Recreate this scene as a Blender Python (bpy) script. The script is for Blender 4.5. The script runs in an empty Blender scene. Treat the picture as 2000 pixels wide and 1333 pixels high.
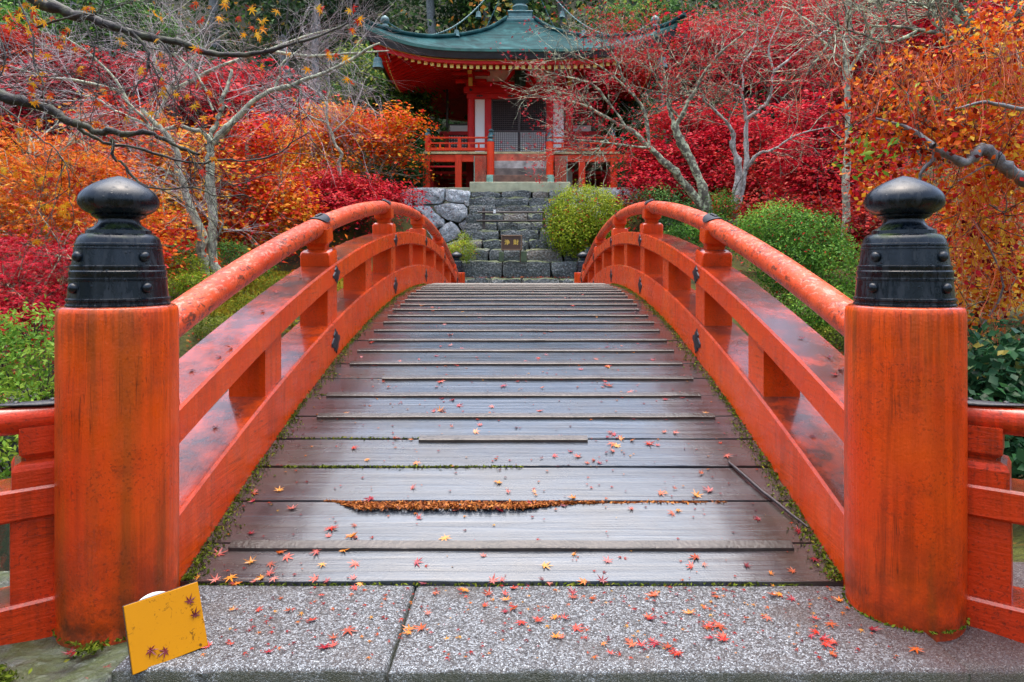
import bpy, bmesh, math, random
import numpy as np
from mathutils import Vector, Matrix, Euler
import mathutils.noise as mnoise

SC = bpy.context.scene
COL = SC.collection
rnd = random.Random(7)
rng = np.random.default_rng(7)
R = math.radians

# ---------------------------------------------------------------- camera
F = 1350.0                                   # focal length in pixels of the 2000 px wide photograph
cam_d = bpy.data.cameras.new("camera")
cam_d.lens = 36.0 * F / 2000.0
cam_d.sensor_width = 36.0
cam_d.shift_x = -0.009
cam_d.shift_y = -0.0733
cam_d.clip_start = 0.05
cam_d.clip_end = 600
cam = bpy.data.objects.new("camera", cam_d)
cam.location = (0.04, 0.0, 1.4)
cam.rotation_euler = (R(90), 0, 0)
COL.objects.link(cam)
SC.camera = cam

# ---------------------------------------------------------------- sky, sun, exposure
W = bpy.data.worlds.new("World"); SC.world = W; W.use_nodes = True
wn = W.node_tree.nodes; wl = W.node_tree.links
for n in list(wn): wn.remove(n)
wo = wn.new("ShaderNodeOutputWorld"); wb = wn.new("ShaderNodeBackground")
sky = wn.new("ShaderNodeTexSky"); sky.sky_type = 'NISHITA'; sky.sun_disc = False
sky.sun_elevation = R(84); sky.sun_rotation = R(-12); sky.air_density = 1.0; sky.dust_density = 4.0; sky.ozone_density = 1.0
hs = wn.new("ShaderNodeHueSaturation"); hs.inputs['Saturation'].default_value = 0.95
wl.new(sky.outputs[0], hs.inputs['Color']); wl.new(hs.outputs[0], wb.inputs[0]); wl.new(wb.outputs[0], wo.inputs[0])
wb.inputs[1].default_value = 0.15
sd = bpy.data.lights.new("sun", 'SUN'); sd.energy = 1.1; sd.angle = R(76); sd.color = (1.0, 0.98, 0.95)
so = bpy.data.objects.new("sun", sd); COL.objects.link(so)
so.rotation_euler = (R(-6), 0, R(12)); so.location = (0, 0, 60)
# veiled sun high above the temple; rotation matches the sky's
SC.view_settings.view_transform = 'Standard'
SC.view_settings.look = 'None'
SC.view_settings.gamma = 1.0
SC.view_settings.use_curve_mapping = False
SC.view_settings.exposure = 1.7
SC.cycles.max_bounces = 6
SC.cycles.diffuse_bounces = 3
SC.cycles.transmission_bounces = 4
SC.cycles.use_denoising = True

# ---------------------------------------------------------------- helpers
def P(px, py, y):
    "world point seen at photo pixel (px, py) at distance y from the lens"
    return (0.04 + (px - 1018.0) * y / F, y, 1.4 + (520.0 - py) * y / F)

WL = {}
def wloc(o): return WL.get(o.name, Vector((0, 0, 0)))

def tag(o, label=None, cat=None, group=None, kind=None):
    if label: o["label"] = label
    if cat: o["category"] = cat
    if group: o["group"] = group
    if kind: o["kind"] = kind
    return o

def thing(name, label, cat, loc=(0, 0, 0), group=None, parent=None):
    o = bpy.data.objects.new(name, None); COL.objects.link(o)
    o.empty_display_size = 0.1
    l = Vector(loc)
    if parent is not None:
        o.parent = parent; o.location = l - wloc(parent)
    else: o.location = l
    WL[o.name] = l
    return tag(o, label, cat, group)

def put(name, me, mat=None, parent=None, loc=(0, 0, 0), rot=None, scale=None, link=True):
    "mesh given in world space (loc 0) or in its own space (loc/rot)"
    if mat is not None and not me.materials: me.materials.append(mat)
    o = bpy.data.objects.new(name, me); COL.objects.link(o)
    l = Vector(loc)
    if parent is not None:
        o.parent = parent; o.location = l - wloc(parent)
    else: o.location = l
    if rot is not None: o.rotation_euler = rot
    if scale is not None: o.scale = scale
    WL[o.name] = l
    return o

def np_mesh(name, V, Fc, tint=None, smooth=False, extra=None):
    "V (n,3); Fc (m,k) uniform k"
    V = np.asarray(V, dtype=np.float32); Fc = np.asarray(Fc, dtype=np.int32)
    me = bpy.data.meshes.new(name)
    m, k = Fc.shape
    me.vertices.add(len(V)); me.vertices.foreach_set("co", V.ravel())
    me.loops.add(m * k); me.loops.foreach_set("vertex_index", Fc.ravel())
    me.polygons.add(m); me.polygons.foreach_set("loop_start", np.arange(0, m * k, k, dtype=np.int32))
    try: me.polygons.foreach_set("loop_total", np.full(m, k, dtype=np.int32))
    except Exception: pass
    if smooth: me.polygons.foreach_set("use_smooth", np.ones(m, dtype=bool))
    if tint is not None:
        a = me.attributes.new("tint", 'FLOAT', 'FACE'); a.data.foreach_set("value", np.asarray(tint, dtype=np.float32))
    me.update(calc_edges=True)
    return me

def py_mesh(name, V, Fc, smooth=False):
    me = bpy.data.meshes.new(name); me.from_pydata([tuple(v) for v in V], [], [tuple(f) for f in Fc])
    if smooth:
        for p in me.polygons: p.use_smooth = True
    me.update(); return me

class MB:
    "collects faces for one mesh"
    def __init__(s): s.V = []; s.F = []
    def add(s, V, Fc):
        b = len(s.V); s.V.extend([tuple(v) for v in V]); s.F.extend([tuple(i + b for i in f) for f in Fc]); return s
    def box(s, x0, x1, y0, y1, z0, z1, ch=0.0, M=None):
        V, Fc = box_vf(x0, x1, y0, y1, z0, z1, ch)
        if M is not None: V = [M @ Vector(v) for v in V]
        return s.add(V, Fc)
    def tube(s, pts, rad, n=8, caps=True):
        V, Fc = tube_vf(pts, rad, n, caps); return s.add(V, Fc)
    def lathe(s, prof, n=32, c=(0, 0, 0)):
        V = []; Fc = []
        for (r, z) in prof:
            for k in range(n):
                a = 2 * math.pi * k / n
                V.append((c[0] + r * math.cos(a), c[1] + r * math.sin(a), c[2] + z))
        for i in range(len(prof) - 1):
            for k in range(n):
                a = i * n + k; b = i * n + (k + 1) % n
                Fc.append((a, b, b + n, a + n))
        Fc.append(tuple(reversed(range(n)))); Fc.append(tuple(range((len(prof) - 1) * n, len(prof) * n)))
        return s.add(V, Fc)
    def mesh(s, name, smooth=False, auto=None):
        me = py_mesh(name, s.V, s.F, smooth)
        if auto is not None:
            for p in me.polygons: p.use_smooth = True
            me.set_sharp_from_angle(angle=R(auto))
        return me

def box_vf(x0, x1, y0, y1, z0, z1, ch=0.0):
    if ch <= 0:
        V = [(x0, y0, z0), (x1, y0, z0), (x1, y1, z0), (x0, y1, z0), (x0, y0, z1), (x1, y0, z1), (x1, y1, z1), (x0, y1, z1)]
        return V, [(0, 3, 2, 1), (4, 5, 6, 7), (0, 1, 5, 4), (1, 2, 6, 5), (2, 3, 7, 6), (3, 0, 4, 7)]
    X = (x0, x1); Y = (y0, y1); Z = (z0, z1); V = []; idx = {}
    for i in (0, 1):
        for j in (0, 1):
            for k in (0, 1):
                sx, sy, sz = (1 - 2 * i) * ch, (1 - 2 * j) * ch, (1 - 2 * k) * ch
                idx[(i, j, k, 0)] = len(V); V.append((X[i], Y[j] + sy, Z[k] + sz))
                idx[(i, j, k, 1)] = len(V); V.append((X[i] + sx, Y[j], Z[k] + sz))
                idx[(i, j, k, 2)] = len(V); V.append((X[i] + sx, Y[j] + sy, Z[k]))
    Fc = []
    def quad(q, out):
        a, b, c = (Vector(V[q[t]]) for t in (0, 1, 2))
        n = (b - a).cross(c - a)
        Fc.append(tuple(q) if n.dot(Vector(out)) > 0 else tuple(reversed(q)))
    for s in (0, 1):
        o = 2 * s - 1
        quad([idx[(s, 0, 0, 0)], idx[(s, 1, 0, 0)], idx[(s, 1, 1, 0)], idx[(s, 0, 1, 0)]], (o, 0, 0))
        quad([idx[(0, s, 0, 1)], idx[(1, s, 0, 1)], idx[(1, s, 1, 1)], idx[(0, s, 1, 1)]], (0, o, 0))
        quad([idx[(0, 0, s, 2)], idx[(1, 0, s, 2)], idx[(1, 1, s, 2)], idx[(0, 1, s, 2)]], (0, 0, o))
    for a in (0, 1):
        for b in (0, 1):
            oa, ob = 2 * a - 1, 2 * b - 1
            quad([idx[(0, a, b, 1)], idx[(1, a, b, 1)], idx[(1, a, b, 2)], idx[(0, a, b, 2)]], (0, oa, ob))
            quad([idx[(a, 0, b, 0)], idx[(a, 1, b, 0)], idx[(a, 1, b, 2)], idx[(a, 0, b, 2)]], (oa, 0, ob))
            quad([idx[(a, b, 0, 0)], idx[(a, b, 1, 0)], idx[(a, b, 1, 1)], idx[(a, b, 0, 1)]], (oa, ob, 0))
    for i in (0, 1):
        for j in (0, 1):
            for k in (0, 1):
                quad([idx[(i, j, k, 0)], idx[(i, j, k, 1)], idx[(i, j, k, 2)]], (2 * i - 1, 2 * j - 1, 2 * k - 1))
    return V, Fc

def tube_vf(pts, rad, n=8, caps=True):
    pts = [Vector(p) for p in pts]; V = []; Fc = []
    m = len(pts)
    if not hasattr(rad, '__len__'): rad = [rad] * m
    up = Vector((0, 0, 1)); prev = None
    for i, p in enumerate(pts):
        d = (pts[min(i + 1, m - 1)] - pts[max(i - 1, 0)])
        if d.length < 1e-9: d = Vector((0, 0, 1))
        d.normalize()
        if prev is None:
            a = d.cross(up)
            if a.length < 0.1: a = d.cross(Vector((1, 0, 0)))
        else: a = prev - d * prev.dot(d)
        a.normalize(); prev = a; b = d.cross(a)
        for k in range(n):
            t = 2 * math.pi * k / n
            V.append(p + (a * math.cos(t) + b * math.sin(t)) * rad[i])
    for i in range(m - 1):
        for k in range(n):
            q = i * n + k; w = i * n + (k + 1) % n
            Fc.append((q, w, w + n, q + n))
    if caps:
        Fc.append(tuple(reversed(range(n)))); Fc.append(tuple(range((m - 1) * n, m * n)))
    return V, Fc

# ---------------------------------------------------------------- materials
class G:
    def __init__(s, name):
        s.m = bpy.data.materials.new(name); s.m.use_nodes = True
        s.n = s.m.node_tree.nodes; s.l = s.m.node_tree.links
        for x in list(s.n): s.n.remove(x)
        s.out = s.n.new("ShaderNodeOutputMaterial")
        s.b = s.n.new("ShaderNodeBsdfPrincipled"); s.l.new(s.b.outputs[0], s.out.inputs[0])
        s.tc = s.n.new("ShaderNodeTexCoord"); s.obj = s.tc.outputs['Object']
    def set(s, k, v):
        i = s.b.inputs[k]
        if isinstance(v, bpy.types.NodeSocket): s.l.new(v, i)
        else: i.default_value = (*v, 1) if isinstance(v, tuple) and len(v) == 3 else v
    def _in(s, sock, v):
        if isinstance(v, bpy.types.NodeSocket): s.l.new(v, sock)
        elif isinstance(v, tuple) and len(v) == 3 and len(sock.default_value) == 4: sock.default_value = (*v, 1)
        else: sock.default_value = v
    def mapv(s, scale=(1, 1, 1), loc=(0, 0, 0), v=None):
        m = s.n.new("ShaderNodeMapping"); s.l.new(v or s.obj, m.inputs[0]); m.inputs['Scale'].default_value = scale
        s._in(m.inputs['Location'], loc); return m.outputs[0]
    def noise(s, scale, detail=4, v=None, rough=0.55, dist=0.0, col=False):
        t = s.n.new("ShaderNodeTexNoise"); s.l.new(v or s.obj, t.inputs['Vector'])
        t.inputs['Scale'].default_value = scale; t.inputs['Detail'].default_value = detail
        t.inputs['Roughness'].default_value = rough; t.inputs['Distortion'].default_value = dist
        return t.outputs['Color' if col else 'Fac']
    def voro(s, scale, v=None, feature='F1', out='Distance', rnd=1.0):
        t = s.n.new("ShaderNodeTexVoronoi"); t.feature = feature; s.l.new(v or s.obj, t.inputs['Vector'])
        t.inputs['Scale'].default_value = scale; t.inputs['Randomness'].default_value = rnd; return t.outputs[out]
    def ramp(s, fac, stops, interp='LINEAR'):
        r = s.n.new("ShaderNodeValToRGB"); s.l.new(fac, r.inputs[0]); e = r.color_ramp.elements
        r.color_ramp.interpolation = interp
        while len(e) < len(stops): e.new(0.5)
        for i, (p, c) in enumerate(stops):
            e[i].position = p; e[i].color = (c, c, c, 1) if not hasattr(c, '__len__') else (*c, 1)
        return r.outputs[0]
    def mix(s, fac, a, b, mode='MIX'):
        m = s.n.new("ShaderNodeMix"); m.data_type = 'RGBA'; m.blend_type = mode
        s._in(m.inputs[0], fac); s._in(m.inputs[6], a); s._in(m.inputs[7], b); return m.outputs[2]
    def math(s, op, a, b=0.0, clamp=False):
        m = s.n.new("ShaderNodeMath"); m.operation = op; m.use_clamp = clamp
        s._in(m.inputs[0], a); s._in(m.inputs[1], b); return m.outputs[0]
    def nz(s):
        g = s.n.new("ShaderNodeNewGeometry"); x = s.n.new("ShaderNodeSeparateXYZ"); s.l.new(g.outputs['Normal'], x.inputs[0]); return x.outputs[2]
    def sep(s, i, v=None):
        x = s.n.new("ShaderNodeSeparateXYZ"); s.l.new(v or s.obj, x.inputs[0]); return x.outputs[i]
    def worldpos(s):
        g = s.n.new("ShaderNodeNewGeometry"); return g.outputs['Position']
    def rndobj(s):
        o = s.n.new("ShaderNodeObjectInfo"); return o.outputs['Random']
    def attr(s, name):
        a = s.n.new("ShaderNodeAttribute"); a.attribute_name = name; return a.outputs['Fac']
    def bump(s, h, strength=0.3, dist=0.01, prev=None):
        b = s.n.new("ShaderNodeBump"); s.l.new(h, b.inputs['Height']); b.inputs['Strength'].default_value = strength
        b.inputs['Distance'].default_value = dist
        if prev is not None: s.l.new(prev, b.inputs['Normal'])
        s.l.new(b.outputs[0], s.b.inputs['Normal']); return b.outputs[0]

def mat_paint(name, c1, c2, dirt=0.5, streak=True, top=0.75, rough=0.34, scale=1.0, worn=0.0, bottom=None, drip=False, grain=(60, 60, 2.5)):
    g = G(name); pos = g.worldpos()
    n1 = g.noise(1.7 * scale, 3, pos)
    col = g.mix(g.ramp(n1, [(0.35, 0.0), (0.65, 1.0)]), c1, c2)
    if streak:
        sv = g.mapv((22, 22, 1.1), v=pos); st = g.noise(1.0, 5, sv, 0.6)
        msk = g.noise(1.3, 3, pos)
        f = g.math('MULTIPLY', g.ramp(st, [(0.46, 0.0), (0.62, 1.0)]), g.ramp(msk, [(0.36, 0.0), (0.56, 1.0)]))
        col = g.mix(g.math('MULTIPLY', f, 0.85 * dirt), col, (0.11, 0.018, 0.005))
        if drip:
            s2 = g.noise(1.0, 5, g.mapv((34, 34, 1.6), (3, 1, 7), v=pos), 0.65)
            f2 = g.math('MULTIPLY', g.ramp(s2, [(0.47, 0), (0.58, 1)]), g.ramp(g.math('ADD', g.math('MULTIPLY', g.sep(2, pos), 0.5), g.math('MULTIPLY', g.noise(5, 3, pos), 0.22)), [(0.52, 0), (0.70, 1)]))
            col = g.mix(g.math('MULTIPLY', f2, 0.42), col, (0.08, 0.02, 0.008))
            s3 = g.ramp(g.noise(1.0, 4, g.mapv((9, 9, 0.7), (13, 1, 7), v=pos), 0.5), [(0.5, 0), (0.64, 1)])
            col = g.mix(g.math('MULTIPLY', s3, 0.45), col, (0.20, 0.07, 0.008))
    blot = g.noise(5.0, 7, pos, 0.7)
    col = g.mix(g.math('MULTIPLY', g.ramp(blot, [(0.53, 0.0), (0.66, 1.0)]), 0.6 * dirt), col, (0.12, 0.02, 0.008))
    sp = g.noise(75, 3, pos, 0.6)
    spm = g.math('MULTIPLY', g.ramp(sp, [(0.56, 0.0), (0.63, 1.0)]), g.ramp(g.noise(3.5, 3, pos), [(0.42, 0.0), (0.58, 1.0)]))
    col = g.mix(g.math('MULTIPLY', spm, 0.8 * dirt), col, (0.035, 0.014, 0.008))
    if worn > 0:
        wv = g.noise(42, 4, g.mapv((1, 0.45, 1), v=pos), 0.65, 0.6)
        wm = g.math('MULTIPLY', g.ramp(wv, [(0.52, 0.0), (0.6, 1.0)]), g.ramp(g.nz(), [(0.1, 0.0), (0.55, 1.0)]))
        col = g.mix(g.math('MULTIPLY', wm, worn), col, (0.60, 0.26, 0.18))
        wm2 = g.math('MULTIPLY', g.ramp(g.noise(30, 4, g.mapv((1, 0.5, 1), v=pos), 0.7, 1.0), [(0.52, 0.0), (0.59, 1.0)]), g.ramp(g.noise(2.2, 3, pos), [(0.36, 0), (0.52, 1)]))
        col = g.mix(g.math('MULTIPLY', wm2, 0.9), col, (0.10, 0.035, 0.022))
    if top > 0:
        tz = g.ramp(g.nz(), [(0.55, 0.0), (0.85, 1.0)])
        tn = g.ramp(g.noise(3.0, 6, pos, 0.68), [(0.36, 0.15), (0.58, 1.0)])
        tf = g.math('MULTIPLY', tz, tn)
        col = g.mix(g.math('MULTIPLY', tf, top), col, g.mix(g.noise(9, 4, pos), (0.035, 0.014, 0.012), (0.12, 0.03, 0.016)))
    if bottom is not None:
        zz = g.sep(2, pos); fb = g.math('MULTIPLY', g.ramp(g.math('MULTIPLY', zz, 1.0 / bottom, ), [(0.0, 1.0), (1.0, 0.0)]), g.ramp(g.noise(6, 6, pos, 0.7), [(0.36, 0), (0.6, 1)]))
        col = g.mix(g.math('MULTIPLY', fb, 0.85), col, (0.06, 0.02, 0.008))
    ck = g.noise(1.0, 3, g.mapv(tuple(a * .55 for a in grain), (3, 8, 2), v=pos), 0.5, 0.5)
    ck = g.ramp(ck, [(0.487, 0.0), (0.497, 1.0), (0.503, 1.0), (0.513, 0.0)])
    ck = g.math('MULTIPLY', ck, g.ramp(g.noise(2.6, 3, pos), [(0.5, 0.0), (0.6, 1.0)]))
    col = g.mix(g.math('MULTIPLY', ck, 0.6), col, (0.05, 0.012, 0.006))
    g.set('Base Color', col)
    if top > 0: g.set('Coat Weight', g.math('MULTIPLY', g.ramp(g.nz(), [(0.6, 0.0), (0.9, 1.0)]), 0.9)); g.set('Coat Roughness', 0.12)
    rr = g.ramp(g.noise(8, 5, pos), [(0.3, rough - 0.13), (0.7, rough + 0.14)])
    if top > 0: rr = g.mix(g.ramp(g.nz(), [(0.6, 0.0), (0.9, 1.0)]), rr, g.ramp(g.noise(5, 4, pos), [(0.35, 0.06), (0.65, 0.3)]))
    g.set('Roughness', rr)
    g.set('Specular IOR Level', 0.3)
    gn = g.noise(1.0, 5, g.mapv(grain, v=pos), 0.6, 0.3)
    h = g.math('ADD', g.math('MULTIPLY', gn, 1.2), g.math('MULTIPLY', g.noise(90, 3, pos), 0.7))
    h = g.math('ADD', h, g.math('MULTIPLY', g.noise(7, 4, pos), 1.5))
    g.bump(h, 0.4, 0.006)
    return g.m

VER1 = (0.76, 0.078, 0.004); VER2 = (0.68, 0.052, 0.004)
M_post = mat_paint("post_paint", (0.74, 0.082, 0.005), (0.66, 0.048, 0.005), dirt=0.5, top=0.55, bottom=0.45, rough=0.36, drip=True)
M_beam = mat_paint("beam_paint", VER1, VER2, dirt=0.3, top=0.95, rough=0.3, grain=(60, 2.5, 60))
M_rail = mat_paint("rail_paint", (0.70, 0.10, 0.03), (0.62, 0.055, 0.015), dirt=0.5, streak=False, top=0.0, worn=0.8, rough=0.33)
M_wing = mat_paint("wing_paint", (0.68, 0.050, 0.004), (0.58, 0.034, 0.004), dirt=0.6, top=0.8, rough=0.42, grain=(6, 6, 60))
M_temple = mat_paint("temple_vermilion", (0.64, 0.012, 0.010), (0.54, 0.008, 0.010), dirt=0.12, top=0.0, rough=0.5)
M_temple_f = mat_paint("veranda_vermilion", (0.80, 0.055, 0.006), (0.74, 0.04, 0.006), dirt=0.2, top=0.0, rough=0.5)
M_temple_worn = mat_paint("worn_stair_paint", (0.55, 0.06, 0.02), (0.30, 0.16, 0.10), dirt=1.0, top=0.6, worn=0.5, rough=0.5)

def simple(name, col, rough=0.5, var=0.25, sc=6.0, bump=0.0, bsc=40, metal=0.0, spec=0.5):
    g = G(name); n = g.noise(sc, 5)
    a = tuple(c * (1 - var) for c in col); b = tuple(min(1, c * (1 + var)) for c in col)
    g.set('Base Color', g.mix(g.ramp(n, [(0.3, 0.0), (0.7, 1.0)]), a, b)); g.set('Roughness', rough); g.set('Metallic', metal); g.set('Specular IOR Level', spec)
    if bump: g.bump(g.noise(bsc, 5), bump, 0.01)
    return g.m

# black lacquered metal cap
g = G("black_metal_cap"); pos = g.worldpos()
st = g.ramp(g.noise(1.0, 4, g.mapv((38, 38, 9), v=pos), 0.7), [(0.50, 0), (0.60, 1)])
col = g.mix(g.noise(5, 4, pos), (0.0012, 0.003, 0.006), (0.004, 0.009, 0.015))
col = g.mix(g.math('MULTIPLY', st, 0.8), col, (0.016, 0.022, 0.028))
mz = g.math('MULTIPLY', g.ramp(g.nz(), [(0.35, 0), (0.7, 1)]), g.ramp(g.noise(9, 5, pos), [(0.45, 0), (0.62, 1)]))
zz = g.ramp(g.math('MULTIPLY', g.sep(2, pos), 0.5), [(0.746, 0.0), (0.754, 1.0), (0.784, 1.0), (0.792, 0.0)])
col = g.mix(g.math('MULTIPLY', g.math('MULTIPLY', mz, zz), 0.8), col, (0.05, 0.075, 0.015))
g.set('Base Color', col); g.set('Roughness', g.ramp(st, [(0, 0.26), (1, 0.5)])); g.set('Specular IOR Level', 0.42)
drops = g.ramp(g.voro(38, pos), [(0.08, 1.0), (0.2, 0.0)])
dm = g.math('MULTIPLY', drops, g.ramp(g.noise(14, 2, pos), [(0.52, 0), (0.58, 1)]))
g.bump(g.math('ADD', g.math('MULTIPLY', g.noise(50, 4, pos), 0.35), dm), 0.35, 0.004)
M_cap = g.m
M_iron = simple("dark_iron_fitting", (0.012, 0.013, 0.017), 0.42, 0.4, 20, 0.4, 60)

# wet deck planks
g = G("wet_deck_wood"); pos = g.worldpos(); ro = g.rndobj()
vv = g.mapv((0.8, 24, 24), v=pos)
off = g.n.new("ShaderNodeCombineXYZ"); g.l.new(g.math('MULTIPLY', ro, 37.0), off.inputs[0])
vadd = g.n.new("ShaderNodeVectorMath"); vadd.operation = 'ADD'; g.l.new(vv, vadd.inputs[0]); g.l.new(off.outputs[0], vadd.inputs[1])
gr = g.noise(1.0, 6, vadd.outputs[0], 0.62, 0.4)
col = g.mix(g.ramp(gr, [(0.25, 0.0), (0.75, 1.0)]), (0.005, 0.008, 0.012), (0.070, 0.095, 0.125))
col = g.mix(g.math('MULTIPLY', ro, 0.35), col, (0.035, 0.032, 0.03))
xx = g.math('ABSOLUTE', g.sep(0, pos)); edge = g.ramp(g.math('MULTIPLY', g.math('ADD', xx, g.math('MULTIPLY', g.noise(2.5, 4, pos), 0.5)), 0.5), [(0.52, 0.0), (0.80, 1.0)])
col = g.mix(g.math('MULTIPLY', edge, 0.65), col, (0.045, 0.020, 0.010))  # brown reflection of rails and trees, painted in towards the deck edges
patch = g.ramp(g.noise(1.6, 5, pos, 0.6), [(0.5, 0), (0.68, 1)])
col = g.mix(g.math('MULTIPLY', patch, 0.5), col, (0.05, 0.038, 0.022))
sp = g.ramp(g.voro(55, pos), [(0.05, 1.0), (0.11, 0.0)])
spm = g.math('MULTIPLY', sp, g.ramp(g.noise(20, 3, pos), [(0.52, 0), (0.6, 1)]))
col = g.mix(g.math('MULTIPLY', spm, 0.55), col, (0.35, 0.33, 0.28))
g.set('Base Color', col)
wet = g.noise(2.2, 5, g.mapv((0.6, 1.4, 1), v=pos), 0.6)
g.set('Roughness', g.ramp(wet, [(0.36, 0.10), (0.64, 0.30)])); g.set('Specular IOR Level', 0.6); g.set('IOR', 1.52); g.set('Coat Weight', 0.45); g.set('Coat Roughness', 0.12)
h = g.math('ADD', gr, g.math('MULTIPLY', g.noise(8, 3, pos), 0.5))
h = g.math('ADD', h, g.math('MULTIPLY', g.noise(120, 2, pos), 0.25))
g.bump(h, 0.5, 0.009)
M_deck = g.m
M_batten = simple("wet_batten_wood", (0.045, 0.036, 0.032), 0.25, 0.4, 8, 0.3, 60)
M_darkwood = simple("dark_weathered_wood", (0.05, 0.035, 0.03), 0.5, 0.4, 9, 0.3, 50)
M_stick = simple("wet_stick_bark", (0.022, 0.013, 0.013), 0.3, 0.4, 30, 0.4, 90)

# granite paving
g = G("speckled_granite"); pos = g.worldpos()
wob = g.n.new("ShaderNodeVectorMath"); wob.operation = 'ADD'; g.l.new(pos, wob.inputs[0])
ws = g.n.new("ShaderNodeVectorMath"); ws.operation = 'SCALE'; g.l.new(g.noise(60, 2, pos, col=True), ws.inputs[0]); ws.inputs['Scale'].default_value = 0.012
g.l.new(ws.outputs[0], wob.inputs[1])
v1 = g.voro(150, wob.outputs[0], 'F1', 'Color'); vd = g.voro(150, wob.outputs[0], 'DISTANCE_TO_EDGE')
s1 = g.n.new("ShaderNodeSeparateColor"); g.l.new(v1, s1.inputs[0])
col = g.ramp(s1.outputs[0], [(0.0, (0.03, 0.03, 0.032)), (0.3, (0.075, 0.08, 0.083)), (0.55, (0.17, 0.185, 0.195)), (1.0, (0.36, 0.39, 0.41))], 'LINEAR')
col = g.mix(g.ramp(vd, [(0.02, 1.0), (0.12, 0.0)]), col, (0.06, 0.05, 0.045))
big = g.noise(2.3, 5, pos, 0.62)
xx = g.sep(0, pos); rs = g.ramp(g.math('ADD', g.math('MULTIPLY', xx, 0.5), g.math('MULTIPLY', g.math('SUBTRACT', big, 0.5), 0.5)), [(0.52, 0.0), (0.72, 1.0)])
col = g.mix(g.math('MULTIPLY', rs, 0.72), col, (0.055, 0.022, 0.018))
col = g.mix(g.ramp(big, [(0.53, 0.0), (0.68, 0.55)]), col, (0.08, 0.065, 0.055))
# side faces grow moss and algae
side = g.ramp(g.nz(), [(0.3, 1.0), (0.7, 0.0)])
col = g.mix(g.math('MULTIPLY', side, g.ramp(g.noise(9, 5, pos), [(0.3, 0.4), (0.6, 0.95)])), col, (0.05, 0.055, 0.03))
g.set('Base Color', col); g.set('Roughness', g.ramp(s1.outputs[1], [(0.0, 0.25), (1.0, 0.6)]))
g.bump(g.math('ADD', g.ramp(vd, [(0.0, 0.0), (0.2, 1.0)]), g.math('MULTIPLY', s1.outputs[0], 0.5)), 0.55, 0.004)
M_granite = g.m

def mat_stone(name, a, b, moss=0.4, sc=5.0, white=0.3, wet=0.35):
    g = G(name); pos = g.worldpos(); ro = g.rndobj()
    n = g.noise(sc, 8, pos, 0.68, 0.4)
    col = g.mix(g.ramp(n, [(0.3, 0.0), (0.7, 1.0)]), a, b)
    col = g.mix(g.ramp(ro, [(0.86, 0.0), (0.99, 0.3)]), col, (0.30, 0.20, 0.11))
    col = g.mix(g.math('MULTIPLY', g.ramp(g.noise(sc * 2.3, 7, pos, 0.75), [(0.52, 0), (0.60, 1)]), white), col, (0.42, 0.45, 0.44) if white < .7 else (0.74, 0.78, 0.78))
    col = g.mix(g.ramp(g.noise(sc * 3.1, 6, g.mapv((1, 1, 1.8), (5, 5, 5), v=pos), 0.72, 1.2), [(0.50, 0.0), (0.60, 0.85)]), col, (0.02, 0.022, 0.024))
    mz = g.math('ADD', g.nz(), g.math('MULTIPLY', g.math('SUBTRACT', g.noise(3.0, 6, pos, 0.7), 0.5), 2.6))
    col = g.mix(g.math('MULTIPLY', g.ramp(mz, [(0.5, 0), (0.95, 1)]), moss), col, g.mix(g.noise(25, 3, pos), (0.03, 0.05, 0.01), (0.13, 0.18, 0.025)))
    g.set('Base Color', col); g.set('Roughness', g.ramp(n, [(0.3, wet), (0.7, wet + 0.3)]))
    g.bump(g.math('ADD', n, g.math('MULTIPLY', g.voro(sc * 1.7, pos), 0.5)), 0.8, 0.05)
    return g.m
M_step = mat_stone("mossy_step_stone", (0.010, 0.014, 0.016), (0.15, 0.17, 0.165), 0.6, 8, 0.6)
M_wall = mat_stone("pale_wall_stone", (0.26, 0.30, 0.32), (0.78, 0.84, 0.86), 0.2, 4.5, 1.0, 0.45)
M_rock = mat_stone("dark_wet_rock", (0.02, 0.022, 0.024), (0.10, 0.105, 0.10), 0.5, 7, 0.3, 0.25)
M_slab = simple("pale_green_slab", (0.36, 0.37, 0.24), 0.5, 0.3, 3, 0.4, 30)

# ground
g = G("mossy_litter_ground"); pos = g.worldpos()
n = g.noise(1.1, 8, pos, 0.66); n2 = g.noise(18, 5, pos, 0.7)
col = g.mix(g.ramp(n, [(0.35, 0), (0.6, 1)]), (0.035, 0.024, 0.014), (0.09, 0.10, 0.018))
col = g.mix(g.ramp(n2, [(0.5, 0.0), (0.7, 0.9)]), col, (0.012, 0.010, 0.008))
v = g.voro(14, pos, 'F1', 'Color'); sc_ = g.n.new("ShaderNodeSeparateColor"); g.l.new(v, sc_.inputs[0])
lf = g.ramp(sc_.outputs[0], [(0.0, (0.30, 0.02, 0.015)), (0.4, (0.35, 0.08, 0.01)), (0.7, (0.22, 0.015, 0.02)), (1.0, (0.4, 0.2, 0.03))])
lm = g.math('MULTIPLY', g.ramp(g.voro(14, pos), [(0.3, 1), (0.36, 0)]), g.ramp(g.noise(1.7, 4, pos), [(0.42, 0), (0.55, 1)]))
col = g.mix(g.math('MULTIPLY', lm, g.ramp(sc_.outputs[1], [(0.4, 0), (0.45, 1)])), col, lf)
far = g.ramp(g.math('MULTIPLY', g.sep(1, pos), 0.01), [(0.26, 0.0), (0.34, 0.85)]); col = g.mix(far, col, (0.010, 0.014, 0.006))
g.set('Base Color', col); g.set('Roughness', 0.75); g.set('Specular IOR Level', 0.2); g.bump(g.math('ADD', n2, n), 0.8, 0.06)
M_ground = g.m
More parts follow.
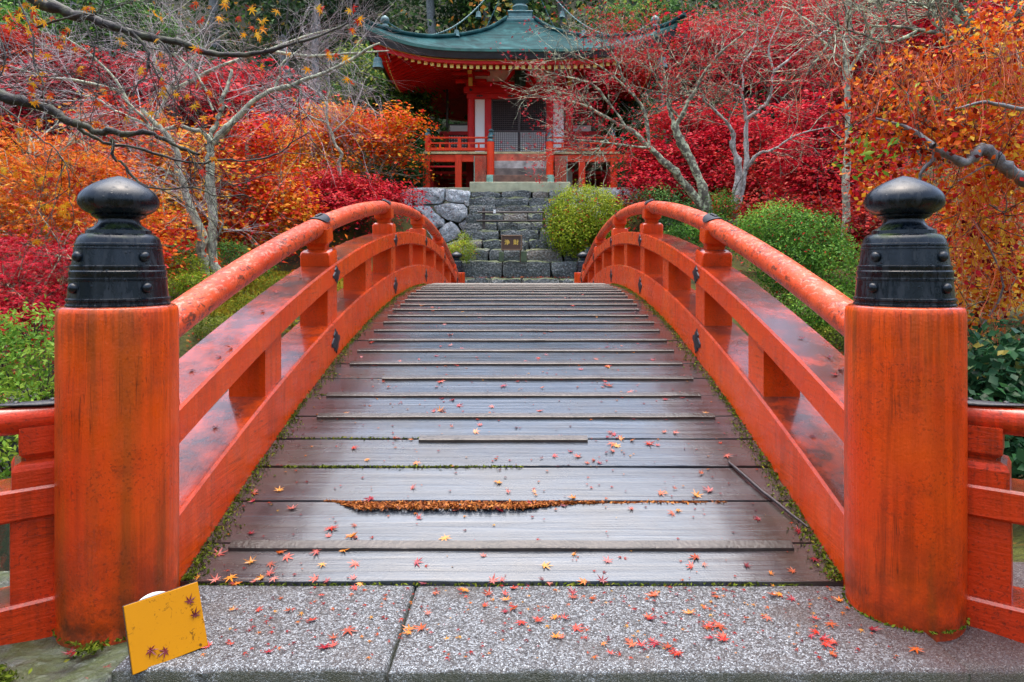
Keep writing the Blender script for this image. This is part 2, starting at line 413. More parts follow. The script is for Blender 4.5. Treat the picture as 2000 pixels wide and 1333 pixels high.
g = G("pond_water"); g.set('Base Color', (0.012, 0.018, 0.012)); g.set('Roughness', 0.06); g.set('Specular IOR Level', 0.7); g.bump(g.noise(3.5, 3), 0.12, 0.02); M_water = g.m

def mat_leaf(name, stops, rough=0.5, trans=0.35, spec=0.12):
    g = G(name); t = g.attr("tint"); col = g.ramp(t, stops)
    g.set('Base Color', col); g.set('Roughness', rough); g.set('Specular IOR Level', spec)
    tr = g.n.new("ShaderNodeBsdfTranslucent"); g.l.new(col, tr.inputs[0])
    mx = g.n.new("ShaderNodeMixShader"); mx.inputs[0].default_value = trans
    g.l.new(g.b.outputs[0], mx.inputs[1]); g.l.new(tr.outputs[0], mx.inputs[2]); g.l.new(mx.outputs[0], g.out.inputs[0])
    return g.m
L_red = mat_leaf("crimson_leaf", [(0, (0.07258, 0.002177, 0.005805)), (0.35, (0.4032, 0.009677, 0.02419)), (0.7, (0.5967, 0.01452, 0.03629)), (0.9, (0.6048, 0.04032, 0.02419)), (1.0, (0.6451, 0.129, 0.09677))])
L_scarlet = mat_leaf("scarlet_leaf", [(0, (0.1008, 0.00432, 0.0036)), (0.4, (0.4464, 0.0216, 0.0144)), (0.8, (0.5616, 0.054, 0.0108)), (1.0, (0.5904, 0.144, 0.0216))])
L_orange = mat_leaf("orange_leaf", [(0, (0.1109, 0.00924, 0.00308)), (0.35, (0.6336, 0.0792, 0.01056)), (0.65, (0.7216, 0.176, 0.01232)), (0.88, (0.7392, 0.3344, 0.0176)), (1.0, (0.7392, 0.4576, 0.044))])
L_yellow = mat_leaf("yellow_leaf", [(0, (0.6375, 0.17, 0.0085)), (0.5, (0.7225, 0.323, 0.0102)), (1.0, (0.731, 0.4675, 0.034))])
L_mixed = mat_leaf("red_orange_leaf", [(0, (0.117, 0.003344, 0.006688)), (0.3, (0.5518, 0.01672, 0.02926)), (0.52, (0.6186, 0.0418, 0.01003)), (0.75, (0.6688, 0.1421, 0.01003)), (0.92, (0.7022, 0.2842, 0.01254)), (1.0, (0.7106, 0.418, 0.03344))])
L_green = mat_leaf("evergreen_leaf", [(0, (0.012, 0.033, 0.012)), (0.5, (0.0375, 0.105, 0.027)), (0.85, (0.105, 0.24, 0.045)), (1.0, (0.33, 0.39, 0.06))])
L_azalea = mat_leaf("azalea_leaf", [(0, (0.01048, 0.03493, 0.005589)), (0.5, (0.06986, 0.1979, 0.02329)), (0.9, (0.1979, 0.3726, 0.04076)), (0.975, (0.3028, 0.4192, 0.04657)), (1.0, (0.6404, 0.02329, 0.02329))])
L_lime = mat_leaf("lime_leaf", [(0, (0.0234, 0.0468, 0.00468)), (0.4, (0.1658, 0.2535, 0.01462)), (0.9, (0.4095, 0.468, 0.02925)), (0.97, (0.4875, 0.4875, 0.078)), (1.0, (0.585, 0.0195, 0.02925))])
L_dark = mat_leaf("camellia_leaf", [(0, (0.006, 0.02, 0.008)), (0.6, (0.02, 0.07, 0.03)), (0.92, (0.05, 0.15, 0.05)), (1.0, (0.3, 0.25, 0.05))], rough=0.22)
L_forest = mat_leaf("forest_leaf", [(0, (0.0102, 0.0238, 0.0102)), (0.5, (0.0306, 0.0765, 0.0255)), (0.8, (0.085, 0.17, 0.034)), (0.93, (0.272, 0.289, 0.051)), (1.0, (0.51, 0.204, 0.034))])
L_moss = mat_leaf("moss_tuft", [(0, (0.0272, 0.0408, 0.0034)), (0.5, (0.0816, 0.1156, 0.00816)), (0.9, (0.1768, 0.2176, 0.017)), (1.0, (0.238, 0.1904, 0.0272))], rough=0.8, trans=0.2)
L_gold = mat_leaf("golden_grass", [(0, (0.12, 0.09, 0.01)), (0.5, (0.36, 0.24, 0.02)), (1.0, (0.3, 0.36, 0.03))], rough=0.7)
L_fallen = mat_leaf("fallen_leaf", [(0, (0.0784, 0.00336, 0.00784)), (0.3, (0.2352, 0.00784, 0.00784)), (0.6, (0.336, 0.028, 0.00784)), (0.85, (0.4032, 0.112, 0.0112)), (1.0, (0.448, 0.2352, 0.028))], rough=0.25, trans=0.1)

def mat_bark(name, a, b, lichen=0.5, lc=(0.36, 0.42, 0.28), moss=0.0, rough=0.7):
    g = G(name); pos = g.worldpos()
    n = g.noise(1.0, 6, g.mapv((14, 14, 4), v=pos), 0.65)
    col = g.mix(g.ramp(n, [(0.3, 0), (0.7, 1)]), a, b)
    col = g.mix(g.math('MULTIPLY', g.ramp(g.noise(9, 6, pos, 0.7), [(0.48, 0), (0.58, 1)]), lichen), col, lc)
    if moss: col = g.mix(g.math('MULTIPLY', g.ramp(g.math('ADD', g.nz(), g.math('MULTIPLY', g.noise(6, 4, pos), 1.6)), [(1.15, 0), (1.6, 1)]), moss), col, (0.10, 0.13, 0.015))
    g.set('Base Color', col); g.set('Roughness', rough); g.bump(g.noise(35, 5, pos, 0.7), 0.6, 0.02)
    return g.m
B_pale = mat_bark("pale_lichen_bark", (0.09, 0.085, 0.06), (0.34, 0.34, 0.25), 0.85, (0.55, 0.58, 0.38))
B_twig = mat_bark("grey_violet_twig", (0.22, 0.17, 0.17), (0.46, 0.40, 0.40), 0.3, (0.5, 0.5, 0.45), rough=0.5)
B_dark = mat_bark("dark_wet_bark", (0.008, 0.006, 0.006), (0.030, 0.022, 0.020), 0.25, (0.16, 0.19, 0.07), 0.9, 0.6)
B_lich = mat_bark("lichen_branch", (0.05, 0.04, 0.03), (0.18, 0.16, 0.11), 0.9, (0.55, 0.60, 0.38), 0.3)
B_white = mat_bark("white_spotted_bark", (0.08, 0.06, 0.05), (0.42, 0.42, 0.38), 0.6, (0.68, 0.70, 0.62))
B_trunk = mat_bark("grey_conifer_bark", (0.06, 0.06, 0.06), (0.18, 0.19, 0.19), 0.4, (0.26, 0.30, 0.27))
B_redtwig = mat_bark("orange_shoot_bark", (0.36, 0.04, 0.010), (0.72, 0.14, 0.02), 0.1, (0.6, 0.3, 0.1), rough=0.4)
# ---------------------------------------------------------------- terrain
def smooth(a, b, x):
    t = min(1.0, max(0.0, (x - a) / (b - a))); return t * t * (3 - 2 * t)
def gz(x, y):
    near = -0.07 - 0.02 * abs(x)
    w = abs(x + 0.2)
    # pond channel, its far bank, and the slope rising behind
    ys = 4.0 + 2.2 * smooth(2.2, 5.0, w)
    pond = -1.25
    z = near + (pond - near) * smooth(ys - 0.7, ys + 0.6, y)
    yb = 11.0 - 3.2 * smooth(2.6, 7.5, w)
    mid = 1 - smooth(2.0, 3.2, w)
    fb = -1.25 + 1.75 * smooth(yb, yb + 2.6, y) + 0.75 * smooth(12.5, 18.0, y)
    if mid > 0: fb = fb * (1 - mid) + mid * (-1.25 + 1.15 * smooth(14, 17, y) + 1.0 * smooth(19.3, 20.5, y))
    z = max(z, fb) if y > 7 else z
    side = smooth(1.9, 4.2, w)
    z += smooth(18.5, 24.0, y) * (0.4 + 2.1 * side)
    if y > 24: z += (y - 24) * 0.16 * min(1.0, (y - 24) / 3.0)
    if y > 33: z += (y - 33) * 0.52 * smooth(33, 44, y)
    z += smooth(7, 16, w) * smooth(6, 12, y) * 0.9
    z += 0.10 * mnoise.noise(Vector((x * 0.8, y * 0.8, 3.1))) * smooth(2.0, 3.0, w + 0.3 * max(0, y - 22))
    return z
NX, NY = 150, 190
xs = np.concatenate([np.linspace(-75, -14, 26)[:-1], np.linspace(-14, 14, 100), np.linspace(14, 75, 26)[1:]])
ys_ = np.concatenate([np.linspace(-25, 0, 8)[:-1], np.linspace(0, 30, 110), np.linspace(30, 110, 50)[1:]])
V = [(x, y, gz(x, y)) for y in ys_ for x in xs]
nx = len(xs); Fc = [(j * nx + i, j * nx + i + 1, (j + 1) * nx + i + 1, (j + 1) * nx + i) for j in range(len(ys_) - 1) for i in range(nx - 1)]
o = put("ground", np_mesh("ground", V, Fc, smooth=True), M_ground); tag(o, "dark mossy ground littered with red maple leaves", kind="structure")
o = put("pond_water", py_mesh("pond_water", [(-40, 3.2, -0.72), (40, 3.2, -0.72), (40, 14, -0.72), (-40, 14, -0.72)], [(0, 1, 2, 3)]), M_water)
tag(o, "dark still pond water below the arched bridge", kind="structure")

# ---------------------------------------------------------------- bridge
YC = 10.15; Y0, Y1 = 2.97, 17.33; K = 0.0213; TOP = 1.12
def dz(y): return TOP - K * (y - YC) ** 2
def dslope(y): return -2 * K * (y - YC)

bridge = thing("arched_bridge", "arched vermilion footbridge with round handrails and wet grey plank deck", "bridge", (0, YC, 0))

def sweep(section, y0, y1, n, endcaps=True):
    "cross-section [(x, dz)] swept along the arch"
    V = []; Fc = []; m = len(section)
    for i in range(n + 1):
        y = y0 + (y1 - y0) * i / n; z = dz(y)
        for (x, h) in section: V.append((x, y, z + h))
    for i in range(n):
        for k in range(m):
            a = i * m + k; b = i * m + (k + 1) % m
            Fc.append((a, b, b + m, a + m))
    Fc.append(tuple(range(m))[::-1]); Fc.append(tuple(range(n * m, n * m + m)))
    return V, Fc

def rect_sec(x0, x1, h0, h1, c=0.012):
    return [(x0 + c, h0), (x1 - c, h0), (x1, h0 + c), (x1, h1 - c), (x1 - c, h1), (x0 + c, h1), (x0, h1 - c), (x0, h0 + c)]
def fixn(me):
    bm = bmesh.new(); bm.from_mesh(me); bmesh.ops.recalc_face_normals(bm, faces=bm.faces); bm.to_mesh(me); bm.free(); me.update(); return me

strut_y = [4.20 + 1.31 * k for k in range(-1, 11)]
block_y = [strut_y[k] for k in (2, 4, 6, 8, 10)]
XI, XO = 1.44, 1.70
for s in (-1, 1):
    def sec(sx0, sx1, h0, h1, c=0.012):
        q = rect_sec(sx0, sx1, h0, h1, c); return [(s * x, h) for x, h in q]
    put("bottom_beam", fixn(py_mesh("bottom_beam", *sweep(sec(XI, XO + 0.03, -0.16, 0.30), Y0 - 0.05, Y1, 72))), M_beam, bridge)
    put("middle_beam", fixn(py_mesh("middle_beam", *sweep(sec(XI, XO, 0.59, 0.755), Y0 - 0.1, Y1, 72))), M_beam, bridge)
    # round handrail, in lengths that meet over the blocks
    ends = [Y0 - 0.02] + [block_y[0], block_y[1], block_y[2], block_y[3], block_y[4]] + [Y1]
    for a, b in zip(ends[:-1], ends[1:]):
        n = 14; pts = []; rad = []
        for i in range(n + 1):
            y = a + (b - a) * i / n
            if i == 0: y += 0.003
            if i == n: y -= 0.003
            pts.append((s * 1.57, y, dz(y) + 1.055)); rad.append(0.077)
        rad[0] = rad[-1] = 0.074
        V, Fc = tube_vf(pts, rad, 20); me = py_mesh("handrail", V, Fc, True); me.set_sharp_from_angle(angle=R(60))
        put("handrail", me, M_rail, bridge)
    for y in strut_y:
        if y > Y1: continue
        y0, y1 = y - 0.135, y + 0.135; m = MB()
        z0 = dz(y) + 0.27; z1 = dz(y) + 0.62
        x0, x1 = sorted((s * (XI + 0.025), s * (XO - 0.02)))
        Vb, Fb = box_vf(x0, x1, y0, y1, 0, 1, 0)
        Vb = [(vx, vy, dz(vy) + (0.295 if vz < 0.5 else 0.595)) for vx, vy, vz in Vb]
        m.add(Vb, Fb); put("strut", m.mesh("strut"), M_beam, bridge)
    for y in [2.93] + block_y:
        sl = math.atan(dslope(y)); c = (s * 1.57, y, dz(y) + 0.755); rot = (sl, 0, 0)
        # cushion block with rounded top corners, a neck, and the cup that carries the rail
        b = MB(); V = []; Fc = []
        def loft(levels, name, mat):
            V = []; Fc = []
            for (hx, hy, z, c_) in levels:
                for (px_, py_) in [(hx - c_, -hy), (hx, -hy + c_), (hx, hy - c_), (hx - c_, hy), (-hx + c_, hy), (-hx, hy - c_), (-hx, -hy + c_), (-hx + c_, -hy)]:
                    V.append((px_, py_, z))
            for i in range(len(levels) - 1):
                for k in range(8):
                    Fc.append((i * 8 + k, i * 8 + (k + 1) % 8, (i + 1) * 8 + (k + 1) % 8, (i + 1) * 8 + k))
            Fc.append(tuple(reversed(range(8)))); Fc.append(tuple(range((len(levels) - 1) * 8, len(levels) * 8)))
            me = fixn(py_mesh(name, V, Fc)); me.set_sharp_from_angle(angle=R(30))
            return put(name, me, mat, bridge, c, rot)
        loft([(0.118, 0.108, 0.0, 0.008), (0.118, 0.108, 0.085, 0.008), (0.112, 0.102, 0.105, 0.012), (0.095, 0.085, 0.120, 0.012), (0.07, 0.06, 0.124, 0.01)], "cushion_block", M_beam)
        loft([(0.068, 0.058, 0.115, 0.008), (0.072, 0.062, 0.15, 0.008), (0.10, 0.085, 0.18, 0.008), (0.10, 0.085, 0.285, 0.008)], "rail_cup", M_beam)
    # iron cap over each rail joint, with two studs
    for y in block_y:
        sl = math.atan(dslope(y)); V = []; Fc = []; nu, nv = 12, 12
        for i in range(nu + 1):
            u = -1 + 2 * i / nu; yy = u * 0.15
            half = R(62) * (1 - abs(u) ** 2.2) + R(4)
            for j in range(nv + 1):
                a = -half + 2 * half * j / nv
                V.append((0.0855 * math.sin(a), yy, 0.0855 * math.cos(a)))
        for i in range(nu):
            for j in range(nv):
                a = i * (nv + 1) + j; Fc.append((a, a + 1, a + nv + 2, a + nv + 1))
        b = len(V)
        V += [(x * 0.9, yy, z * 0.9) for x, yy, z in V]
        Fc += [tuple(reversed([i + b for i in f])) for f in Fc]
        rim = [j for j in range(nv + 1)] + [i * (nv + 1) + nv for i in range(1, nu + 1)] + [nu * (nv + 1) + j for j in range(nv - 1, -1, -1)] + [i * (nv + 1) for i in range(nu - 1, 0, -1)]
        for q in range(len(rim)):
            r0, r1 = rim[q], rim[(q + 1) % len(rim)]; Fc.append((r0, r1, r1 + b, r0 + b))
        cap = put("joint_cap", fixn(py_mesh("joint_cap", V, Fc)), M_iron, bridge, (s * 1.57, y, dz(y) + 1.055), (sl, 0, 0))
        for dy in (-0.055, 0.0, 0.055):
            m = MB(); m.lathe([(0.016, 0), (0.0155, 0.006), (0.011, 0.013), (0.004, 0.0165)], 10)
            q = bpy.data.objects.new("cap_stud", m.mesh("cap_stud", True)); q.data.materials.append(M_iron); COL.objects.link(q); q.parent = cap; q.location = (0.0, dy, 0.0835)
    # diamond shaped iron plates on the inner faces
    def diamond(w, h, t=0.008):
        prof = [(0, h), (0.10 * w, 0.8 * h), (0.45 * w, 0.62 * h), (0.42 * w, 0.42 * h), (w, 0.12 * h), (w, -0.12 * h), (0.42 * w, -0.42 * h), (0.45 * w, -0.62 * h), (0.10 * w, -0.8 * h), (0, -h)]
        full = prof + [(-a, b) for a, b in prof[-2:0:-1]]
        n = len(full); V = [(0, a, b) for a, b in full] + [(-s * t, a * 0.86, b * 0.93) for a, b in full] + [(-s * t * 2.2, 0, 0)]
        Fc = [(i, (i + 1) % n, n + (i + 1) % n, n + i) for i in range(n)] + [(n + i, n + (i + 1) % n, 2 * n) for i in range(n)]
        return fixn(py_mesh("diamond_plate", V, Fc))
    dmid, dlow = diamond(0.105, 0.075), diamond(0.125, 0.105)
    for y in block_y:
        sl = math.atan(dslope(y))
        put("diamond_plate", dmid, M_iron, bridge, (s * (XI - 0.001), y + 0.02, dz(y) + 0.672), (sl, 0, 0))
        put("diamond_plate", dlow, M_iron, bridge, (s * (XI - 0.001), y + 0.0, dz(y) + 0.14), (sl, 0, 0))

# planks of the deck: edges read off the photograph
edges = [2.995, 3.235, 3.55, 3.86, 4.17, 4.46, 4.78]
while edges[-1] < 17.1: edges.append(edges[-1] + 0.31 + rnd.uniform(-0.012, 0.012))
XD = XI - 0.002
for i, (a, b) in enumerate(zip(edges[:-1], edges[1:])):
    gap = {2: 0.018, 3: 0.026, 0: 0.008}.get(i, 0.013)
    a2, b2 = a + gap * 0.5, b - gap * 0.5
    nseg = 120 if i in (1, 3) else 48 if i < 8 else 20; V = []; Fc = []
    r1, r2 = rnd.uniform(0, 50), rnd.uniform(0, 50); wob = 0.005
    drop = rnd.uniform(-0.002, 0.003)
    for k in range(nseg + 1):
        x = -XD + 2 * XD * k / nseg
        ya = a2 + wob * mnoise.noise(Vector((x * 3, r1, 0))) ; yb = b2 + wob * mnoise.noise(Vector((x * 3, r2, 0)))
        if i == 1:      # rotten rear edge of the second plank
            rot_ = (smooth(-0.97, -0.80, x) * (1 - smooth(-0.1, 0.35, x)) + .22 * smooth(-.2, .3, x) * (1 - smooth(.9, 1.2, x))) * (0.8 + 0.9 * mnoise.noise(Vector((x * 5, 1, 4))) + 0.6 * mnoise.noise(Vector((x * 17, 1, 4))) + 0.35 * mnoise.noise(Vector((x * 41, 2, 4))))
            yb -= max(0, rot_) * (0.066 + 0.022 * mnoise.noise(Vector((x * 7, 4, 4)))) * (0.7 + 0.3 * math.sin(x * 4))
        if i == 3: ya += 0.006 * abs(mnoise.noise(Vector((x * 9, 2, 4))))
        c = 0.0015; za, zb = dz(a2) + drop, dz(b2) + drop
        sl = (zb - za) / (b2 - a2)
        zf = lambda yy: za + sl * (yy - a2)
        cup = 0.003 * mnoise.noise(Vector((x * 1.5, r1, 2)))
        V += [(x, ya, zf(ya) - 0.06), (x, ya, zf(ya) - c + cup), (x, ya + c, zf(ya + c) + cup), (x, (ya + yb) / 2, zf((ya + yb) / 2) + cup * 1.3), (x, yb - c, zf(yb - c) + cup), (x, yb, zf(yb) - c + cup), (x, yb, zf(yb) - 0.06)]
    for k in range(nseg):
        for j in range(6): Fc.append((k * 7 + j, (k + 1) * 7 + j, (k + 1) * 7 + j + 1, k * 7 + j + 1))
        Fc.append((k * 7 + 6, (k + 1) * 7 + 6, (k + 1) * 7, k * 7))
    Fc.append(tuple(range(7))); Fc.append(tuple(reversed(range(nseg * 7, nseg * 7 + 7))))
    me = fixn(py_mesh("plank", V, Fc, True)); me.set_sharp_from_angle(angle=R(25))
    put("plank", me, M_deck, bridge)
# battens nailed over the joints against slipping
for i in range(1, len(edges) - 1):
    y = edges[i] - 0.022
    if i in (2, 3): continue
    x0, x1 = -1.285, 1.285
    if i == 1: x0, x1, y = -1.30, 1.29, 3.205
    if i == 4: x0, x1 = -0.57, 0.42
    if i == 7: x0, x1 = -0.98, 1.28
    x0 += rnd.uniform(-0.02, 0.02); x1 += rnd.uniform(-0.02, 0.02)
    n = 16; V = []; Fc = []; w = 0.024; r1 = rnd.uniform(0, 9)
    for k in range(n + 1):
        x = x0 + (x1 - x0) * k / n; j = 0.006 * mnoise.noise(Vector((x * 1.3, r1, 0)))
        zb = dz(y - w); ze = dz(y + w); h = 0.021 + 0.003 * mnoise.noise(Vector((x * 4, r1, 5)))
        V += [(x, y - w + j, zb - 0.004), (x, y - w + j, zb + h - 0.005), (x, y - w + 0.006 + j, zb + h), (x, y + w - 0.006 + j, ze + h), (x, y + w + j, ze + h - 0.005), (x, y + w + j, ze - 0.004)]
    for k in range(n):
        for j in range(6): Fc.append((k * 6 + j, (k + 1) * 6 + j, (k + 1) * 6 + (j + 1) % 6, k * 6 + (j + 1) % 6))
    Fc.append(tuple(range(6))); Fc.append(tuple(reversed(range(n * 6, n * 6 + 6))))
    put("batten", fixn(py_mesh("batten", V, Fc)), M_batten, bridge)
# girders below
for x in (-1.1, 0.0, 1.1):
    put("girder", fixn(py_mesh("girder", *sweep([(x - .12, -.4), (x + .12, -.4), (x + .12, -.066), (x - .12, -.066)], 3.05, 17.2, 40))), M_darkwood, bridge)
for yy in (6.6, 13.6):
    for x in (-1.1, 1.1):
        m = MB(); m.tube([(x, yy, -1.3), (x, yy, dz(yy) - 0.4)], 0.13, 12); put("pier", m.mesh("pier", auto=40), M_darkwood, bridge)

# rotten wood chips and moss in the gaps
CAPPROF = [(597, 103), (593.5, 103), (592, 100.5), (588, 100.5), (586, 102.5), (582.5, 102.5), (581, 99), (577, 98.5), (549, 96), (548, 97.5), (544, 97.5), (543, 95.5), (538, 95.5), (536, 96.5), (531, 96.2), (529, 94), (525.5, 94), (524, 95), (520.5, 94.5), (519, 91), (489, 86.5), (488, 88), (485, 87.6), (484, 85.6), (482, 85.6), (481, 86.6), (478, 86), (477, 84), (470, 82), (464, 78.5), (460, 72), (458.5, 65.5), (452, 64.5), (451, 63), (449.5, 60), (446, 53), (441, 45), (434, 41), (430, 41), (427, 48), (424.5, 53), (422.5, 55), (421, 53), (419.5, 57), (416, 66), (410, 74), (403, 79.5), (396, 81), (388, 79.5), (380, 75), (372, 66.5), (364, 54), (358, 42), (353, 30), (349, 18.5), (346.5, 9), (345, 3), (344.5, .5)]
def make_post(x, y, label, ang):
    po = thing("bridge_post", label, None, (x, y, 0), parent=bridge)
    m = MB(); r = 0.219
    m.lathe([(r * 0.985, -0.25), (r * 0.985, -0.01), (r * 0.965, 0.0), (r * 0.985, 0.03), (r, 0.10), (r * 1.004, 0.6), (r, 1.17), (r * 0.995, 1.215), (r * 0.975, 1.232), (r * 0.93, 1.24), (0.02, 1.241)], 56)
    me = m.mesh("shaft", auto=45)
    return po, me
posts = []
shaft_me = None; cap_me = None; stud_me = None
for (x, y, lab) in [(-1.6, 2.82, "near left bridge post, tarnished orange paint"), (1.6, 2.82, "near right bridge post, bright orange paint"), (-1.6, 17.5, "far left bridge post"), (1.6, 17.5, "far right bridge post")]:
    po, me = make_post(x, y, lab, 0)
    if shaft_me is None:
        shaft_me = me
        m = MB(); m.lathe([(w * .872 / 479.0, (597 - p) / 479.0) for p, w in CAPPROF], 64); cap_me = m.mesh("post_cap", auto=38)
        m = MB(); m.lathe([(0.021, -0.006), (0.021, 0.004), (0.019, 0.012), (0.013, 0.018), (0.005, 0.0205), (0.001, 0.021)], 16); stud_me = m.mesh("stud", auto=40)
    put("shaft", shaft_me, M_post, po, (x, y, 0))
    cap = put("post_cap", cap_me, M_cap, po, (x, y, 1.2405))
    base_a = R(-118) if x < 0 else R(-65)
    for hz_, rr in ((1.240 + 35 / 479., 84.6 / 479), (1.240 + 94 / 479., 77.2 / 479)):
        for q in range(4):
            a = base_a + q * math.pi / 2
            put("stud", stud_me, M_cap, po, (x + rr * math.cos(a), y + rr * math.sin(a), hz_), (0, R(90), a))
# ---------------------------------------------------------------- wing fences
def wing(s, y, ydir, label):
    root = thing("wing_fence", label, "fence", (s * 1.85, y, 0))
    d = Vector((s * 0.80, ydir * 0.60, 0)).normalized(); nrm = Vector((-d.y, d.x, 0))
    st = Vector((s * 1.80, y + 0.02, 0)); L = 1.5
    A = math.atan2(d.y, d.x); M = Matrix.Translation(st) @ Matrix.Rotation(A, 4, 'Z')
    def bx(name, l0, l1, w, z0, z1, ch=0.01, mat=M_wing):
        m = MB(); m.box(l0, l1, -w, w, z0, z1, ch, M); return put(name, m.mesh(name), mat, root)
    bx("bottom_beam", 0, L, 0.115, -0.09, 0.105)
    bx("middle_beam", -0.03, L, 0.105, 0.418, 0.543)
    for l in (0.02, 0.62, 1.22):
        bx("strut", l, l + 0.19, 0.088, 0.10, 0.42, 0.004)
    pts = [M @ Vector((-0.02 + L * 1.03 * i / 10, 0, 0.79 + 0.03 * (i / 10) ** 1.5)) for i in range(11)]
    m = MB(); m.tube(pts, 0.056, 18); put("handrail", m.mesh("handrail", auto=60), M_wing, root)
    for l in (0.09, 0.69, 1.27):
        m = MB(); V = []; Fc = []
        for (hx, hy, z) in [(0.115, 0.096, 0.543), (0.115, 0.096, 0.608), (0.105, 0.088, 0.632), (0.085, 0.07, 0.641)]:
            V += [M @ Vector((l + a * hx, b * hy, z)) for a, b in ((-1, -1), (1, -1), (1, 1), (-1, 1))]
        for i in range(3):
            for k in range(4): Fc.append((i * 4 + k, i * 4 + (k + 1) % 4, i * 4 + 4 + (k + 1) % 4, i * 4 + 4 + k))
        Fc += [(3, 2, 1, 0), (12, 13, 14, 15)]; put("cushion_block", fixn(py_mesh("cushion_block", V, Fc)), M_wing, root)
        V = []; Fc = []
        for (hx, hy, z) in [(0.068, 0.062, 0.63), (0.072, 0.066, 0.65), (0.092, 0.08, 0.668), (0.092, 0.08, 0.768)]:
            V += [M @ Vector((l + a * hx, b * hy, z)) for a, b in ((-1, -1), (1, -1), (1, 1), (-1, 1))]
        for i in range(3):
            for k in range(4): Fc.append((i * 4 + k, i * 4 + (k + 1) % 4, i * 4 + 4 + (k + 1) % 4, i * 4 + 4 + k))
        Fc += [(3, 2, 1, 0), (12, 13, 14, 15)]; put("rail_cup", fixn(py_mesh("rail_cup", V, Fc)), M_wing, root)
    # iron cap strip on the rail next to the post, with studs
    V = []; Fc = []; nu, nv = 10, 8
    for i in range(nu + 1):
        u = i / nu; half = R(36) * max(0.08, (1 - max(0, u - 0.2) ** 1.6 * 1.4))
        for j in range(nv + 1):
            a = -half + 2 * half * j / nv
            V.append(M @ Vector((0.01 + u * 0.30, 0.0625 * math.sin(a), 0.79 + 0.004 * u + 0.0625 * math.cos(a))))
    for i in range(nu):
        for j in range(nv): q = i * (nv + 1) + j; Fc.append((q, q + 1, q + nv + 2, q + nv + 1))
    me = py_mesh("rail_cap", V, Fc, True); cap = put("rail_cap", me, M_iron, root)
    sm = cap.modifiers.new("thick", 'SOLIDIFY'); sm.thickness = 0.006; sm.offset = -1
    for l in (0.07, 0.19):
        m = MB(); m.lathe([(0.014, 0), (0.013, 0.008), (0.008, 0.014), (0.001, 0.016)], 12)
        q = put("cap_stud", m.mesh("cap_stud", True), M_iron, cap, M @ Vector((l, 0, 0.852)))
wing(-1, 2.82, -1, "vermilion wing fence left of the bridge, running out beside the near left post")
wing(1, 2.82, -1, "vermilion wing fence right of the bridge, running out beside the near right post")

# ---------------------------------------------------------------- paving in front of the bridge
def rough_block(name, x0, x1, y0, y1, z0, z1, mat, parent, jit=0.004, nx_=24, ny_=10, rnd_edge=0.012, kind=None):
    V = []; Fc = []
    for j in range(ny_ + 1):
        for i in range(nx_ + 1):
            x = x0 + (x1 - x0) * i / nx_; y = y0 + (y1 - y0) * j / ny_
            z = z1 + jit * mnoise.noise(Vector((x * 4, y * 4, z1 * 9)))
            if i in (0, nx_) or j in (0, ny_): z -= rnd_edge
            V.append((x, y, z))
    b = len(V)
    xs_ = [x0 + rnd_edge if i == 1 else x1 - rnd_edge if i == nx_ - 1 else None for i in range(nx_ + 1)]
    for j in range(ny_ + 1):
        for i in range(nx_ + 1):
            v = list(V[j * (nx_ + 1) + i])
            if i == 1: v[0] = x0 + rnd_edge
            if i == nx_ - 1: v[0] = x1 - rnd_edge
            if j == 1: v[1] = y0 + rnd_edge
            if j == ny_ - 1: v[1] = y1 - rnd_edge
            if j == 0 or i == 0 or i == nx_ or j == ny_:
                w = 0.005 * mnoise.noise(Vector((v[0] * 9, v[1] * 9, 1)));
                if j == 0: v[1] += w
            V[j * (nx_ + 1) + i] = tuple(v)
    for j in range(ny_):
        for i in range(nx_): q = j * (nx_ + 1) + i; Fc.append((q, q + 1, q + nx_ + 2, q + nx_ + 1))
    rim = [i for i in range(nx_ + 1)] + [j * (nx_ + 1) + nx_ for j in range(1, ny_ + 1)] + [ny_ * (nx_ + 1) + i for i in range(nx_ - 1, -1, -1)] + [j * (nx_ + 1) for j in range(ny_ - 1, 0, -1)]
    for r_ in rim: V.append((V[r_][0], V[r_][1], z0))
    n = len(rim)
    for q in range(n): Fc.append((rim[q], b + q, b + (q + 1) % n, rim[(q + 1) % n]))
    me = fixn(py_mesh(name, V, Fc, True)); me.set_sharp_from_angle(angle=R(50))
    return put(name, me, mat, parent)
pav = thing("stone_pavement", None, None, (0, 2.7, 0)); pav["kind"] = "structure"; pav["label"] = "speckled granite threshold slabs in front of the bridge deck"
rough_block("paving_stone", -1.36, -0.421, 2.362, 2.992, -0.16, 0.021, M_granite, pav, nx_=30, ny_=16)
rough_block("paving_stone", -0.413, 1.575, 2.358, 2.992, -0.16, 0.019, M_granite, pav, nx_=50, ny_=16)
rough_block("paving_stone", 1.59, 2.6, 2.42, 3.3, -0.2, -0.012, M_granite, pav, 0.02, 20, 14, 0.02)
rough_block("paving_stone", -2.9, -1.37, 2.30, 3.3, -0.2, -0.035, M_rock, pav, 0.035, 30, 20, 0.02)
for (x0, x1) in ((-2.9, -1.6), (-1.59, -0.2), (-0.19, 1.3), (1.31, 2.8)):
    rough_block("paving_stone", x0, x1, 1.3, 2.29 if x0 < -2 else 2.345, -0.35, -0.15 if x0 > -2 else -0.06, M_granite, pav, 0.01, 16, 10)

